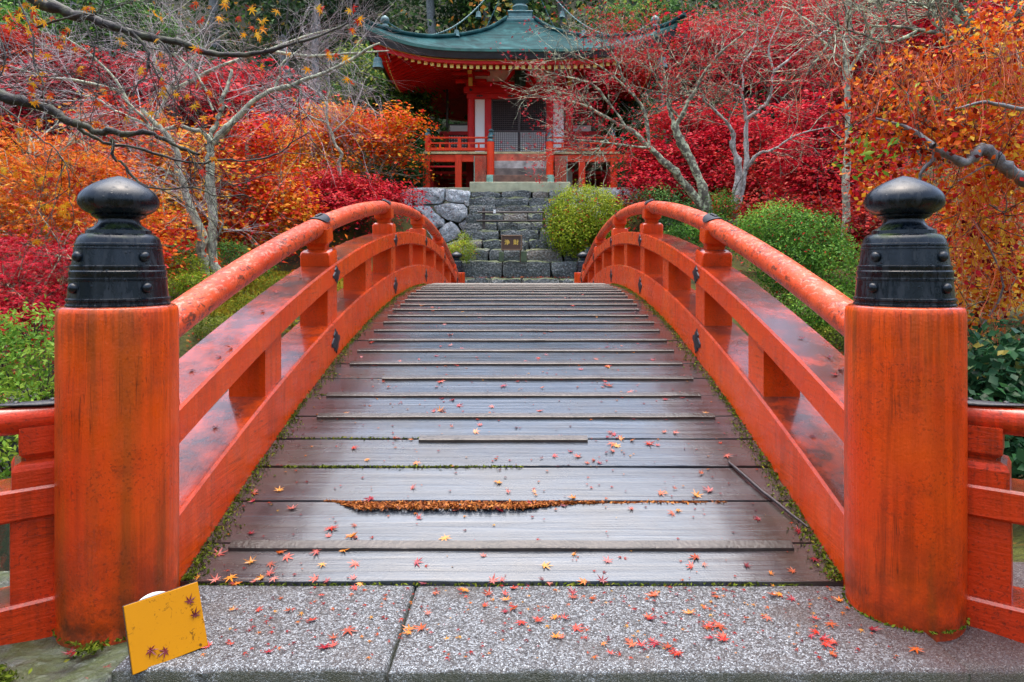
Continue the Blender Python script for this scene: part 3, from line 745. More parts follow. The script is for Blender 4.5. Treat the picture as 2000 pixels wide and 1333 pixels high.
# yellow board leaning on the left post, a white disc behind it
bl = Vector((-1.278, 2.345, 0.012)); br = Vector((-1.105, 2.498, 0.024)); u = (br - bl).normalized(); wdt = 0.243
lean = Vector((-0.03, 0.09, 0.21)).normalized(); lean = (lean - u * lean.dot(u)).normalized(); nr = u.cross(lean).normalized()
Mb = Matrix(((u.x, lean.x, nr.x, bl.x), (u.y, lean.y, nr.y, bl.y), (u.z, lean.z, nr.z, bl.z), (0, 0, 0, 1)))
g = G("ochre_board_paint"); n = g.noise(6, 5, rough=0.7); col = g.mix(n, (0.46, 0.185, 0.0015), (0.54, 0.225, 0.002))
scr = g.math('MULTIPLY', g.ramp(g.noise(34, 4, g.mapv((1, 1, 1)), 0.7, 1.5), [(0.60, 0), (0.64, 1)]), g.ramp(g.noise(5, 3), [(0.42, 0), (0.58, 1)])); col = g.mix(scr, col, (0.05, 0.02, 0.004))
g.set('Base Color', col); g.set('Roughness', 0.4); g.set('Specular IOR Level', 0.15); M_ochre = g.m
bt = thing("leaning_board", "small yellow board leaning on the foot of the near left post", "board", bl)
m = MB(); m.box(0, wdt, 0, 0.222, -0.006, 0.006, 0.0015, Mb); put("yellow_panel", m.mesh("yellow_panel"), M_ochre, bt)
m = MB(); m.box(-0.002, wdt + 0.002, -0.0, 0.224, -0.010, -0.0065, 0.001, Mb); put("backing_panel", m.mesh("backing_panel"), M_darkwood, bt)
Md = Mb @ Matrix.Translation((0.098, 0.150, -0.03)); m = MB(); m.lathe([(0.083, -0.008), (0.085, -0.005), (0.085, 0.005), (0.083, 0.008)], 40); m.V = [Md @ Vector(v) for v in m.V]
o = put("white_disc", m.mesh("white_disc", auto=40), simple("white_plastic", (0.75, 0.75, 0.73), 0.4, 0.05)); tag(o, "white round disc wedged between the yellow board and the orange post", "disc")

# stick lying on the deck
def on_deck(px, py):
    lo, hi = 2.4, 10.5
    for _ in range(50):
        y = (lo + hi) / 2; z = dz(y) if y > 2.99 else 0.0
        q = 520 + F * (1.4 - z) / y
        if q > py: lo = y
        else: hi = y
    return (0.04 + (px - 1018) * y / F, y, z)
pts = []
for (px, py, h) in [(1424, 908, .012), (1440, 922, .014), (1462, 943, .018), (1490, 967, .016), (1518, 990, .02), (1545, 1012, .018), (1578, 1038, .02)]:
    p = Vector(on_deck(px, py)); p.z += h; pts.append(p)
m = MB(); m.tube(pts, [.008, .010, .010, .0105, .009, .008, .005], 10); o = put("stick", m.mesh("stick", auto=50), M_stick)
tag(o, "dark wet stick lying across the planks near the right beam", "stick")
# ---------------------------------------------------------------- stones
def stone_box(name, x0, x1, y0, y1, z0, z1, mat, parent, seed, jit=0.03, n=3, label=None):
    cx, cy, cz = (x0 + x1) / 2, (y0 + y1) / 2, (z0 + z1) / 2
    hx, hy, hz = (x1 - x0) / 2, (y1 - y0) / 2, (z1 - z0) / 2
    V = {}; VL = []; Fc = []
    nxn = max(3, min(7, int((x1 - x0) / 0.12)))
    def vid(i, j, k):
        key = (i, j, k)
        if key not in V:
            u, v, w = -1 + 2 * i / nxn, -1 + 2 * j / n, -1 + 2 * k / n
            e = (abs(u) > .99) + (abs(v) > .99) + (abs(w) > .99)
            sh = (0, 0, 0.022, 0.045)[e] if e > 1 else 0
            q = Vector((cx + u * hx - math.copysign(sh, u) * (abs(u) > .99), cy + v * hy - math.copysign(sh, v) * (abs(v) > .99), cz + w * hz - math.copysign(sh, w) * (abs(w) > .99)))
            d = Vector((mnoise.noise(q * 3.3 + Vector((seed, 0, 0))), mnoise.noise(q * 3.3 + Vector((0, seed, 5))), mnoise.noise(q * 3.3 + Vector((9, 0, seed)))))
            d2 = Vector((mnoise.noise(q * 9 + Vector((seed, 3, 0))), mnoise.noise(q * 9 + Vector((0, seed, 7))), mnoise.noise(q * 9 + Vector((2, 0, seed)))))
            q += d * jit * 1.6 + d2 * jit * 0.8
            V[key] = len(VL); VL.append(q - Vector((cx, cy, cz)))
        return V[key]
    for i in range(nxn):
        for j in range(n):
            for k, fl in ((0, True), (n, False)):
                f = [vid(i, j, k), vid(i + 1, j, k), vid(i + 1, j + 1, k), vid(i, j + 1, k)]; Fc.append(f[::-1] if fl else f)
    for i in range(nxn):
        for k in range(n):
            for j, fl in ((0, False), (n, True)):
                f = [vid(i, j, k), vid(i + 1, j, k), vid(i + 1, j, k + 1), vid(i, j, k + 1)]; Fc.append(f[::-1] if fl else f)
    for j in range(n):
        for k in range(n):
            for i, fl in ((0, True), (nxn, False)):
                f = [vid(i, j, k), vid(i, j + 1, k), vid(i, j + 1, k + 1), vid(i, j, k + 1)]; Fc.append(f[::-1] if fl else f)
    me = py_mesh(name, VL, Fc, True); me.set_sharp_from_angle(angle=R(38))
    o = put(name, me, mat, parent, (cx, cy, cz))
    if label: o["label"] = label
    return o

stairs = thing("stone_staircase", "mossy dark stone staircase climbing from the bridge to the red temple", "staircase", (0, 19.4, 0.8))
step_tab = [  # front y, top z, x half width
    (19.4, 1.045, 1.95), (20.6, 1.56, 1.85), (21.1, 1.91, 1.80), (21.5, 2.22, 1.80), (21.9, 2.53, 1.78), (22.3, 2.82, 1.78),
    (22.7, 3.13, 1.76), (23.1, 3.43, 1.74), (23.5, 3.73, 1.72), (23.9, 4.0, 1.70)]
zprev = 0.75
for i, (y, z, hw) in enumerate(step_tab):
    x = -hw + rnd.uniform(-0.04, 0.04); ynext = step_tab[i + 1][0] if i + 1 < len(step_tab) else y + 0.5
    while x < hw - 0.2:
        w = rnd.uniform(0.9, 1.5) if i < 2 else rnd.uniform(0.55, 1.25)
        if x + w > hw - 0.25: w = hw - x + rnd.uniform(-0.05, 0.05)
        stone_box("step_stone", x + 0.002, x + w - 0.002, y + rnd.uniform(-0.04, 0.04), ynext + 0.14, zprev - 0.07, z + rnd.uniform(-0.02, 0.02), M_step, stairs, rnd.uniform(0, 90), 0.045)
        x += w
    zprev = z
# flat landing at the foot (leaf strewn)
o = stone_box("landing_stone", -2.1, 2.1, 17.7, 19.35, 0.3, 0.72, M_step, stairs, 3.3, 0.03)
# low stones hemming the stair
edge_wall = thing("rubble_edging", "low dark boulders edging both sides of the stone staircase", "boulders", (0, 19.5, 1))
for (x, y, z, s_) in [(-2.25, 19.4, 1.0, .42), (-2.3, 20.3, 1.35, .4), (2.3, 19.3, 0.95, .45), (2.45, 20.1, 1.45, .45), (2.35, 20.9, 1.8, .4), (-2.2, 21.2, 1.7, .35), (2.6, 21.9, 2.3, .45), (-2.9, 18.6, .75, .5), (3.0, 18.4, .8, .5)]:
    stone_box("boulder", x - s_, x + s_, y - .35, y + .35, z - s_, z + s_ * .6, M_step, edge_wall, x * 9 + y, 0.12)

# retaining wall of fitted pale boulders left of the stair
def fitted_wall(root, polys, y, mat, rec=0.13):
    for k, poly in enumerate(polys):
        c = (sum(p[0] for p in poly) / len(poly), sum(p[1] for p in poly) / len(poly))
        pts = []
        n = len(poly)                       # subdivide the outline and wobble it
        for i in range(n):
            a, b = poly[i], poly[(i + 1) % n]
            for t in (0.0, 0.34, 0.67):
                q = [a[0] + (b[0] - a[0]) * t, a[1] + (b[1] - a[1]) * t]
                q[0] += 1.2 * mnoise.noise(Vector((q[0] * .2, q[1] * .2, k))); q[1] += 1.2 * mnoise.noise(Vector((q[1] * .2, q[0] * .2, k + 7.)))
                pts.append(q)
        V = []; Fc = []; m = len(pts); bulge = rnd.uniform(0.02, 0.05); tilt = rnd.uniform(-0.03, 0.03)
        for (sc_, dy) in [(0.99, 0.5), (0.99, 0.05), (0.955, 0.0), (0.72, -bulge * .8), (0.38, -bulge)]:
            for q in pts:
                x, yy, z = P(c[0] + (q[0] - c[0]) * sc_, c[1] + (q[1] - c[1]) * sc_, y)
                dy2 = dy + (0.07 * mnoise.noise(Vector((x * 4, z * 4, k * 3.0))) + tilt * (q[0] - c[0]) / 20 if dy < 0.05 else 0)
                V.append((x, y + dy2, z))
        x, yy, z = P(c[0], c[1], y); V.append((x, y - bulge, z))
        for r_ in range(4):
            for i in range(m): Fc.append((r_ * m + i, r_ * m + (i + 1) % m, (r_ + 1) * m + (i + 1) % m, (r_ + 1) * m + i))
        for i in range(m): Fc.append((4 * m + i, 4 * m + (i + 1) % m, 5 * m))
        Fc.append(tuple(range(m)))
        me = fixn(py_mesh("wall_stone", V, Fc, True)); me.set_sharp_from_angle(angle=R(32))
        put("wall_stone", me, mat, root)
lw = thing("retaining_wall", "pale fitted boulder retaining wall left of the stone staircase", "retaining wall", (-2.8, 23.9, 2.2))
fitted_wall(lw, [[(806, 367), (835, 366), (869, 368), (868, 390), (861, 398), (812, 401), (806, 392)],
    [(871, 369), (900, 371), (919, 374), (917, 392), (905, 397), (880, 396), (869, 391)],
    [(808, 402), (838, 401), (850, 416), (868, 430), (868, 442), (852, 446), (826, 444), (808, 430)],
    [(846, 402), (861, 399), (882, 397), (905, 399), (914, 408), (914, 424), (898, 436), (870, 429), (852, 415)],
    [(808, 432), (826, 446), (850, 448), (856, 462), (850, 490), (808, 492)],
    [(870, 437), (880, 432), (892, 440), (902, 456), (896, 466), (862, 478), (852, 470), (857, 449)],
    [(895, 438), (914, 427), (915, 452), (904, 454)], [(853, 478), (863, 480), (897, 468), (904, 456), (915, 454), (915, 490), (900, 510), (852, 510)],
    [(906, 393), (919, 392), (918, 406), (908, 402)],
    [(800, 494), (850, 492), (850, 520), (800, 520)], [(780, 372), (804, 368), (805, 395), (806, 430), (785, 432)], [(770, 434), (806, 433), (806, 490), (770, 492)]], 23.85, M_wall)
rw = thing("retaining_wall", "dark boulder retaining wall behind the round clipped bush right of the staircase", "retaining wall", (2.8, 23.9, 2.2))
polys = []
yy0 = 367
for row in range(5):
    x0 = 1112 + rnd.uniform(-3, 3); y1_ = yy0 + rnd.uniform(26, 32)
    while x0 < 1250:
        w = rnd.uniform(30, 52); polys.append([(x0, yy0 + rnd.uniform(0, 3)), (x0 + w - 1, yy0 + rnd.uniform(0, 3)), (x0 + w - 1 + rnd.uniform(-4, 0), y1_ - 1), (x0 + w * .5, y1_ + 1), (x0 + rnd.uniform(0, 4), y1_ - 1)]); x0 += w
    yy0 = y1_
fitted_wall(rw, polys, 23.85, M_wall)

# barrier rail across the steps
br_ = thing("step_barrier", "thin brown two-bar barrier set across the stone steps", "barrier", (0, 22.2, 2.6))
for x in (P(945, 0, 22.15)[0], P(1062, 0, 22.15)[0]):
    m = MB(); m.box(x - .045, x + .045, 22.1, 22.19, 2.5, 3.26, 0.01); put("post", m.mesh("post"), M_darkwood, br_)
    m = MB(); m.box(x - .06, x + .06, 22.08, 22.21, 2.46, 2.56, 0.01); put("foot", m.mesh("foot"), M_slab, br_)
for zz, xa in ((3.11, 933), (2.84, 931)):
    m = MB(); m.tube([(P(xa, 0, 22.15)[0], 22.08, zz), (P(1066, 0, 22.15)[0], 22.08, zz)], 0.032, 8); put("bar", m.mesh("bar", auto=50), M_darkwood, br_)
m = MB(); x = P(966, 0, 22.1)[0]; m.box(x - .04, x + .04, 22.03, 22.045, 3.08, 3.2); put("paper_tag", m.mesh("paper_tag"), simple("white_paper", (0.8, 0.8, 0.78), 0.6, 0.03), br_)

# offertory sign at the foot
sg = thing("offertory_sign", "brown wooden sign with gold characters standing low before the stone steps", "sign", P(999, 511, 20.35))
ys = 20.35
def px_box(root, name, p0, p1, q0, q1, y0, y1, mat, ch=0.0):
    x0, _, z1 = P(p0, q0, y0); x1, _, z0 = P(p1, q1, y0)
    m = MB(); m.box(x0, x1, y0, y1, z0, z1, ch); return put(name, m.mesh(name), mat, root)
Mbrown = simple("brown_sign_wood", (0.075, 0.036, 0.02), 0.45, 0.25, 8, 0.2, 30); Mframe = simple("sign_frame_wood", (0.16, 0.09, 0.05), 0.4, 0.3, 8)
Mgold = simple("gold_leaf", (0.75, 0.50, 0.08), 0.35, 0.1)
Mgreenwood = simple("algae_green_post", (0.05, 0.075, 0.035), 0.6, 0.5, 6, 0.3, 40)
px_box(sg, "panel", 981, 1017, 462, 487, ys, ys + 0.03, Mbrown)
for a in [(979, 1020, 459.5, 462), (979, 1020, 487, 489.5), (979, 981, 462, 487), (1017.5, 1020, 462, 487)]: px_box(sg, "frame_bar", *a, ys - 0.025, ys + 0.05, Mframe, 0.004)
px_box(sg, "leg", 981, 984, 489.5, 513, ys + 0.0, ys + 0.04, Mbrown); px_box(sg, "leg", 1015, 1018, 489.5, 513, ys, ys + 0.04, Mbrown)
px_box(sg, "stone_foot", 974.5, 984, 492, 512, ys - 0.08, ys + 0.12, Mgreenwood, 0.01); px_box(sg, "stone_foot", 1017, 1029, 491, 512, ys - 0.08, ys + 0.12, Mgreenwood, 0.01)
def text_mesh(txt, size, loc, mat, parent, name, depth=0.006):
    cu = bpy.data.curves.new(name, 'FONT'); cu.body = txt; cu.size = size; cu.extrude = depth; cu.align_x = 'CENTER'; cu.align_y = 'CENTER'; cu.resolution_u = 3
    cu.offset = size * 0.012
    tmp = bpy.data.objects.new("tmp", cu); COL.objects.link(tmp)
    bpy.context.view_layer.update()
    me = bpy.data.meshes.new_from_object(tmp.evaluated_get(bpy.context.evaluated_depsgraph_get()))
    bpy.data.objects.remove(tmp); me.name = name
    return put(name, me, mat, parent, loc, (R(90), 0, 0))
x, y, z = P(990.5, 474.5, ys); text_mesh("浄", 0.165, (x, ys - 0.004, z), Mgold, sg, "character")
x, y, z = P(1008, 474.5, ys); text_mesh("財", 0.165, (x, ys - 0.004, z), Mgold, sg, "character")

# ---------------------------------------------------------------- temple
TY = 29.3
temple = thing("temple", "vermilion temple hall with green copper pyramid roof above the stone staircase", "temple", (0, TY, 4.25))
g = G("pale_plaster"); pos = g.worldpos(); g.set('Base Color', g.mix(g.noise(1.5, 4, pos), (0.90, 0.88, 0.86), (0.80, 0.77, 0.75))); g.set('Roughness', 0.8); M_plaster = g.m
g = G("green_copper_roof"); pos = g.worldpos()
bands = g.math('FRACT', g.math('MULTIPLY', g.sep(2, pos), 11.0))
n = g.noise(1.0, 6, g.mapv((1.5, 1.5, 9), v=pos), 0.65)
col = g.mix(g.ramp(n, [(0.3, 0), (0.68, 1)]), (0.003, 0.018, 0.021), (0.015, 0.080, 0.082))
col = g.mix(g.math('MULTIPLY', g.ramp(bands, [(0.0, 1.0), (0.16, 0.0)]), 0.6), col, (0.012, 0.04, 0.042))
col = g.mix(g.ramp(g.noise(0.9, 3, g.mapv((2.2, 2.2, .3), v=pos)), [(0.5, 0.0), (0.7, 0.55)]), col, (0.04, 0.15, 0.15))
g.set('Base Color', col); g.set('Roughness', 0.75); g.set('Specular IOR Level', 0.1); g.bump(bands, 0.35, 0.03); M_copper = g.m
M_copperlip = simple("verdigris_lip", (0.02, 0.10, 0.075), 0.5, 0.5, 3, 0.3, 20)
M_fascia = simple("dark_blue_fascia", (0.018, 0.022, 0.026), 0.5, 0.4, 4, 0.2, 20)
M_bronze = simple("bronze_patina", (0.07, 0.16, 0.16), 0.5, 0.5, 5, 0.3, 20)
M_verd = simple("verdigris_sheath", (0.22, 0.42, 0.33), 0.55, 0.4, 5, 0.3, 30)
M_yellow = simple("yellow_rafter_end", (0.72, 0.55, 0.12), 0.5, 0.1)
M_lattice = simple("brown_lattice_wood", (0.055, 0.028, 0.026), 0.5, 0.3, 9)
M_floor = simple("pale_veranda_edge", (0.50, 0.42, 0.20), 0.6, 0.3, 4)
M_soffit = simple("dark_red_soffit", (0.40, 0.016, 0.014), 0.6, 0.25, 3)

HR = 5.15
def zmid(r):
    tab = [(0.5, 11.72), (0.64, 11.55), (1.2, 10.93), (2.36, 10.1), (3.41, 9.5), (4.39, 9.13), (5.15, 8.95), (5.4, 8.93)]
    for (a, za), (b, zb) in zip(tab[:-1], tab[1:]):
        if r <= b: return za + (zb - za) * (r - a) / (b - a)
    return tab[-1][1]
def zhip(r):
    tab = [(0.5, 11.74), (0.64, 11.6), (1.2, 11.0), (2.36, 10.34), (3.41, 9.93), (4.39, 9.76), (5.15, 9.80), (5.4, 9.86)]
    for (a, za), (b, zb) in zip(tab[:-1], tab[1:]):
        if r <= b: return za + (zb - za) * (r - a) / (b - a)
    return tab[-1][1]
def smz(f, r): return (f(max(0.5, r - 0.35)) + f(r) * 2 + f(min(5.4, r + 0.35))) / 4 if 0.9 < r < 4.9 else f(r)
def roofz(r, s): return smz(zmid, r) + (smz(zhip, r) - smz(zmid, r)) * abs(s) ** 4.2
def side_xf(k, u, v):
    "u along the eave, v outward from the centre; k = 0 front, 1 right, 2 back, 3 left"
    return [(u, -v), (v, u), (-u, v), (-v, -u)][k]
def lift(s): return 0.83 * abs(s) ** 4.4
roof = thing("roof", None, None, (0, TY, 8.9), parent=temple)
for k in range(4):
    V = []; Fc = []; nr, ns = 22, 48
    for i in range(nr + 1):
        r = 0.5 + (HR + 0.12 - 0.5) * i / nr
        for j in range(ns + 1):
            s_ = -1 + 2 * j / ns; ext = 1 + 0.03 * max(0, (r - 4.2)) * abs(s_) ** 8
            x, y = side_xf(k, s_ * r * ext, r * (1 + 0.02 * abs(s_) ** 8 * (r > 4.8)))
            V.append((x, TY + y, roofz(min(r, 5.39), s_)))
    for i in range(nr):
        for j in range(ns): q = i * (ns + 1) + j; Fc.append((q, q + 1, q + ns + 2, q + ns + 1))
    me = py_mesh("roof_slope", V, Fc, True); o = put("roof_slope", me, M_copper, roof)
    # eave: verdigris lip, dark layered fascia, yellow line, all swept along the curve
    def strip(name, prof, mat):
        V = []; Fc = []; m = len(prof)
        for j in range(ns + 1):
            s_ = -1 + 2 * j / ns; z0 = roofz(HR + 0.12, s_); th = 1 + 0.9 * abs(s_) ** 5
            for (dv, dz_) in prof:
                r = HR + 0.12 + dv; x, y = side_xf(k, s_ * r * (1 + 0.03 * 1.0 * abs(s_) ** 8), r * (1 + 0.02 * abs(s_) ** 8))
                V.append((x, TY + y, z0 + dz_ * th))
        for j in range(ns):
            for q in range(m): Fc.append((j * m + q, j * m + (q + 1) % m, (j + 1) * m + (q + 1) % m, (j + 1) * m + q))
        put(name, fixn(py_mesh(name, V, Fc)), mat, roof)
    strip("copper_lip", [(0.02, 0.006), (0.02, -0.09), (-0.10, -0.09), (-0.10, -0.012)], M_copperlip)
    strip("fascia", [(-0.02, -0.093), (-0.10, -0.30), (-0.55, -0.30), (-0.45, -0.093)], M_fascia)
    strip("yellow_line", [(-0.26, -0.303), (-0.26, -0.322), (-0.55, -0.322), (-0.55, -0.303)], M_yellow)
    strip("eave_board", [(-0.28, -0.325), (-0.29, -0.43), (-0.60, -0.43), (-0.58, -0.325)], M_temple)
    # soffit boards
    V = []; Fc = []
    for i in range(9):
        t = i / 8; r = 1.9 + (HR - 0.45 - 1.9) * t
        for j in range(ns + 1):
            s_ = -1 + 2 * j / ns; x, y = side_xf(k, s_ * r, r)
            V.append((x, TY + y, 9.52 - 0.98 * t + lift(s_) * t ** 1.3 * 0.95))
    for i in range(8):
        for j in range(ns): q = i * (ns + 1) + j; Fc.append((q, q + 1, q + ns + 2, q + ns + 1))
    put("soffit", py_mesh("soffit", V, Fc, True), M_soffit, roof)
    if k == 2: continue
    # rafters with yellow ends
    nraf = 42
    for j in range(nraf):
        u = -4.72 + 9.44 * j / (nraf - 1); s_ = u / 4.75
        rin = max(2.0, abs(u) + 0.05); rout = HR - 0.33
        if rout - rin < 0.25: continue
        V = []; Fc = []; nseg = 5
        for i in range(nseg + 1):
            r = rin + (rout - rin) * i / nseg; t = (r - 1.9) / (HR - 0.45 - 1.9); sr = u / r
            zt = 9.52 - 0.98 * t + lift(sr) * t ** 1.3 * 0.95 - 0.012
            if i == nseg: zt = roofz(HR + 0.12, s_ ) - 0.445 - 0.28 * abs(s_) ** 5
            for (du, dz_) in ((-0.05, 0), (0.05, 0), (0.05, -0.12), (-0.05, -0.12)):
                x, y = side_xf(k, u + du, r); V.append((x, TY + y, zt + dz_))
        for i in range(nseg):
            for q in range(4): Fc.append((i * 4 + q, i * 4 + (q + 1) % 4, i * 4 + 4 + (q + 1) % 4, i * 4 + 4 + q))
        Fc += [(0, 1, 2, 3), tuple(nseg * 4 + q for q in (3, 2, 1, 0))]
        if k in (0, 1, 3): put("rafter", fixn(py_mesh("rafter", V, Fc)), M_temple, roof)
        x, y = side_xf(k, u, rout + 0.008); zt = roofz(HR + 0.12, s_) - 0.445 - 0.28 * abs(s_) ** 5
        m = MB(); a, b = (0.062, 0.012) if k == 0 else (0.012, 0.057); m.box(x - a, x + a, TY + y - b, TY + y + b, zt - 0.128, zt + 0.004); put("rafter_end", m.mesh("rafter_end"), M_yellow, roof)
# ridge tiles along the hips with an end ball
for sx, sy in ((-1, -1), (1, -1), (1, 1), (-1, 1)):
    pts = []
    for i in range(15):
        r = 0.55 + (HR + 0.3 - 0.55) * i / 14; e = 1 + 0.03 * max(0, r - 4.2)
        pts.append((sx * r * e, TY + sy * r * e, smz(zhip, min(r, 5.39)) + 0.05 + (0.10 if i == 14 else 0)))
    m = MB(); m.tube(pts, 0.085, 8); put("hip_ridge", m.mesh("hip_ridge", auto=50), M_copper, roof)
    r = 4.72; m = MB(); m.lathe([(0.10, 0.0), (0.14, 0.03), (0.14, 0.09), (0.09, 0.12), (0.07, 0.15), (0.10, 0.17), (0.15, 0.24), (0.155, 0.30), (0.12, 0.38), (0.05, 0.43), (0.01, 0.46)], 16)
    put("hip_jewel", m.mesh("hip_jewel", True), M_bronze, roof, (sx * r * 1.015, TY + sy * r * 1.015, 9.83))
# finial: square dew basin, bowl, lotus petals, shaft and rings
fin = thing("finial", "bronze finial with square base and lotus on the roof peak", None, (0, TY, 11.55), parent=temple)
m = MB(); m.box(-0.66, 0.66, TY - 0.66, TY + 0.66, 11.55, 11.68, .02); m.box(-0.60, 0.60, TY - 0.60, TY + 0.60, 11.682, 11.76, .02); put("finial_base", m.mesh("finial_base"), M_bronze, fin)
m = MB(); m.box(-0.49, 0.49, TY - 0.49, TY + 0.49, 11.762, 11.98, .02); m.box(-0.53, 0.53, TY - .53, TY + .53, 11.982, 12.05, .02); put("dew_basin", m.mesh("dew_basin"), M_bronze, fin)
m = MB(); m.lathe([(0.34, 0), (0.34, 0.08), (0.26, 0.12), (0.30, 0.2), (0.34, 0.28), (0.30, 0.36), (0.14, 0.42), (0.11, 0.5)], 24); put("bowl", m.mesh("bowl", auto=40), M_bronze, fin, (0, TY, 12.052))
for q in range(12):
    a = q * math.pi / 6; V = []; Fc = []
    for i in range(6):
        t = i / 5; w = 0.085 * math.sin(math.pi * min(1, t * 0.75 + 0.25)) + 0.004; rr = 0.13 + 0.26 * t + 0.08 * t ** 3; zz = 0.30 * t ** 0.8
        for sgn in (-1, 0, 1): V.append((rr + (0.02 if sgn == 0 else 0), sgn * w, zz))
    for i in range(5):
        for j in (0, 1): q0 = i * 3 + j; Fc.append((q0, q0 + 1, q0 + 4, q0 + 3))
    put("lotus_petal", py_mesh("lotus_petal", V, Fc, True), M_bronze, fin, (0, TY, 12.38), (0, 0, a))
m = MB(); m.tube([(0, TY, 12.4), (0, TY, 16.6)], 0.07, 12)
for q in range(7): m.lathe([(0.30 - q * .015, 0), (0.33 - q * .015, 0.03), (0.30 - q * .015, 0.07), (0.07, 0.075), (0.07, -0.005)], 20, (0, TY, 12.95 + q * 0.32))
m.lathe([(0.05, 0), (0.2, 0.15), (0.16, 0.3), (0.02, 0.5)], 16, (0, TY, 15.5)); put("ringed_spire", m.mesh("ringed_spire", auto=40), M_bronze, fin)
# wind bells and chains
def bell(x, y, z, s_, lab, parent=None):
    b_ = thing("wind_bell", lab, "bell" if parent is None else None, (x, y, z), "bronze wind bells of the temple" if parent is None else None, parent=parent)
    m = MB(); m.lathe([(0.03 * s_, 0.30 * s_), (0.09 * s_, 0.28 * s_), (0.115 * s_, 0.22 * s_), (0.125 * s_, 0.1 * s_), (0.155 * s_, 0.0), (0.135 * s_, 0.0), (0.10 * s_, 0.2 * s_), (0.01 * s_, 0.22 * s_)], 18); put("bell_body", m.mesh("bell_body", auto=40), M_bronze, b_, (x, y, z))
    m = MB(); m.tube([(x, y, z + 0.3 * s_), (x, y, z + 0.52 * s_)], 0.014, 6); put("hook", m.mesh("hook"), M_bronze, b_)
    m = MB(); m.tube([(x, y, z + 0.12 * s_), (x, y, z - 0.06 * s_)], 0.012, 6); put("clapper", m.mesh("clapper"), M_bronze, b_)
    return b_
bell(-5.0, TY - 5.0, 8.35, 1.3, "largest wind bell, hanging from the front left roof corner")
bell(5.0, TY - 5.0, 8.35, 1.3, "wind bell under the front right roof corner behind the maple")
bell(-5.0, TY + 5.0, 8.3, 1.3, "wind bell under the rear left roof corner beyond the veranda")
for sx, sy, lab in ((-1, -1, "bronze chain sagging from the spire to the front left roof corner"), (1, -1, "bronze chain sagging from the spire to the front right roof corner"), (-1, 1, "bronze chain sagging to the rear left roof corner"), (1, 1, "bronze chain sagging to the rear right roof corner")):
    ch = thing("roof_chain", lab, "chain", (sx * 4.75, TY + sy * 4.75, 10.2))
    A = Vector((0, TY, 14.9)); B = Vector((sx * 4.78, TY + sy * 4.78, 10.12)); pts = []; rad = []
    for i in range(121):
        t = i / 120; p = A.lerp(B, t); p.z -= 1.9 * 4 * t * (1 - t) * (0.75 + 0.25 * t); pts.append(p); rad.append(0.034 if i % 2 else 0.016)
    m = MB(); m.tube(pts, rad, 5); put("links", m.mesh("links"), M_bronze, ch)
    for t in (0.35, 0.52, 0.72, 0.9):
        p = pts[int(t * 120)]; bell(p.x, p.y, p.z - 0.48, 0.85, None, ch) if False else None
        m = MB(); m.lathe([(0.02, 0.27), (0.07, 0.25), (0.09, 0.19), (0.10, 0.09), (0.13, 0.0), (0.10, 0.0), (0.01, 0.2)], 14); m.tube([(0, 0, 0.26), (0, 0, 0.45)], 0.012, 5); put("chain_bell", m.mesh("chain_bell", auto=40), M_bronze, ch, (p.x, p.y, p.z - 0.46))

def tbox(name, x0, x1, y0, y1, z0, z1, mat=M_temple, parent=None, ch=0.006):
    m = MB(); m.box(x0, x1, y0, y1, z0, z1, ch); return put(name, m.mesh(name), mat, parent or temple)
FY = 27.25; FZ = 5.56; BH = 2.08           # wall plane, veranda floor level, half body
# base slab
tbox("base_slab", -1.75, 1.75, 23.98, 25.2, 3.95, 4.32, M_slab, ch=0.02)
tbox("foundation", -4.0, 4.0, 25.0, 33.4, 3.2, 4.24, M_slab, ch=0.02)
# body pillars
def pillar(x, y, z0, z1, r, mat=M_temple, name="pillar", n=20):
    m = MB(); m.tube([(x, y, z0), (x, y, z1)], r, n); return put(name, m.mesh(name, auto=50), mat, temple)
for x in (-BH + .14, BH - .14):
    pillar(x, FY + .1, 4.24, 9.2, 0.145); pillar(x, FY + 4.0, 4.24, 9.2, 0.145)
for x in (-1.27, 1.17):
    tbox("door_jamb", x - 0.13, x + 0.13, FY, FY + 0.14, FZ, 8.0)
for x0, x1 in ((-1.78, -1.40), (1.31, 1.72)): tbox("white_panel", x0, x1, FY + 0.06, FY + 0.11, FZ, 7.98, M_plaster, ch=0)
tbox("lintel_beam", -2.1, 2.1, FY - 0.06, FY + 0.17, 7.985, 8.19); tbox("head_beam", -2.22, 2.22, FY - 0.10, FY + 0.2, 8.2, 8.43)
tbox("upper_beam", -1.85, 1.85, FY - 0.02, FY + 0.2, 8.44, 8.66)
tbox("plaster_frieze", -1.9, 1.9, FY + 0.1, FY + 0.16, 8.6, 9.35, simple("pink_white_plaster", (0.80, 0.62, 0.58), 0.8, 0.1), ch=0)
tbox("eave_purlin", -3.9, 3.9, FY - 0.9, FY - 0.7, 8.92, 9.08); tbox("wall_plate", -2.4, 2.4, FY - 0.1, FY + 0.1, 9.25, 9.42)
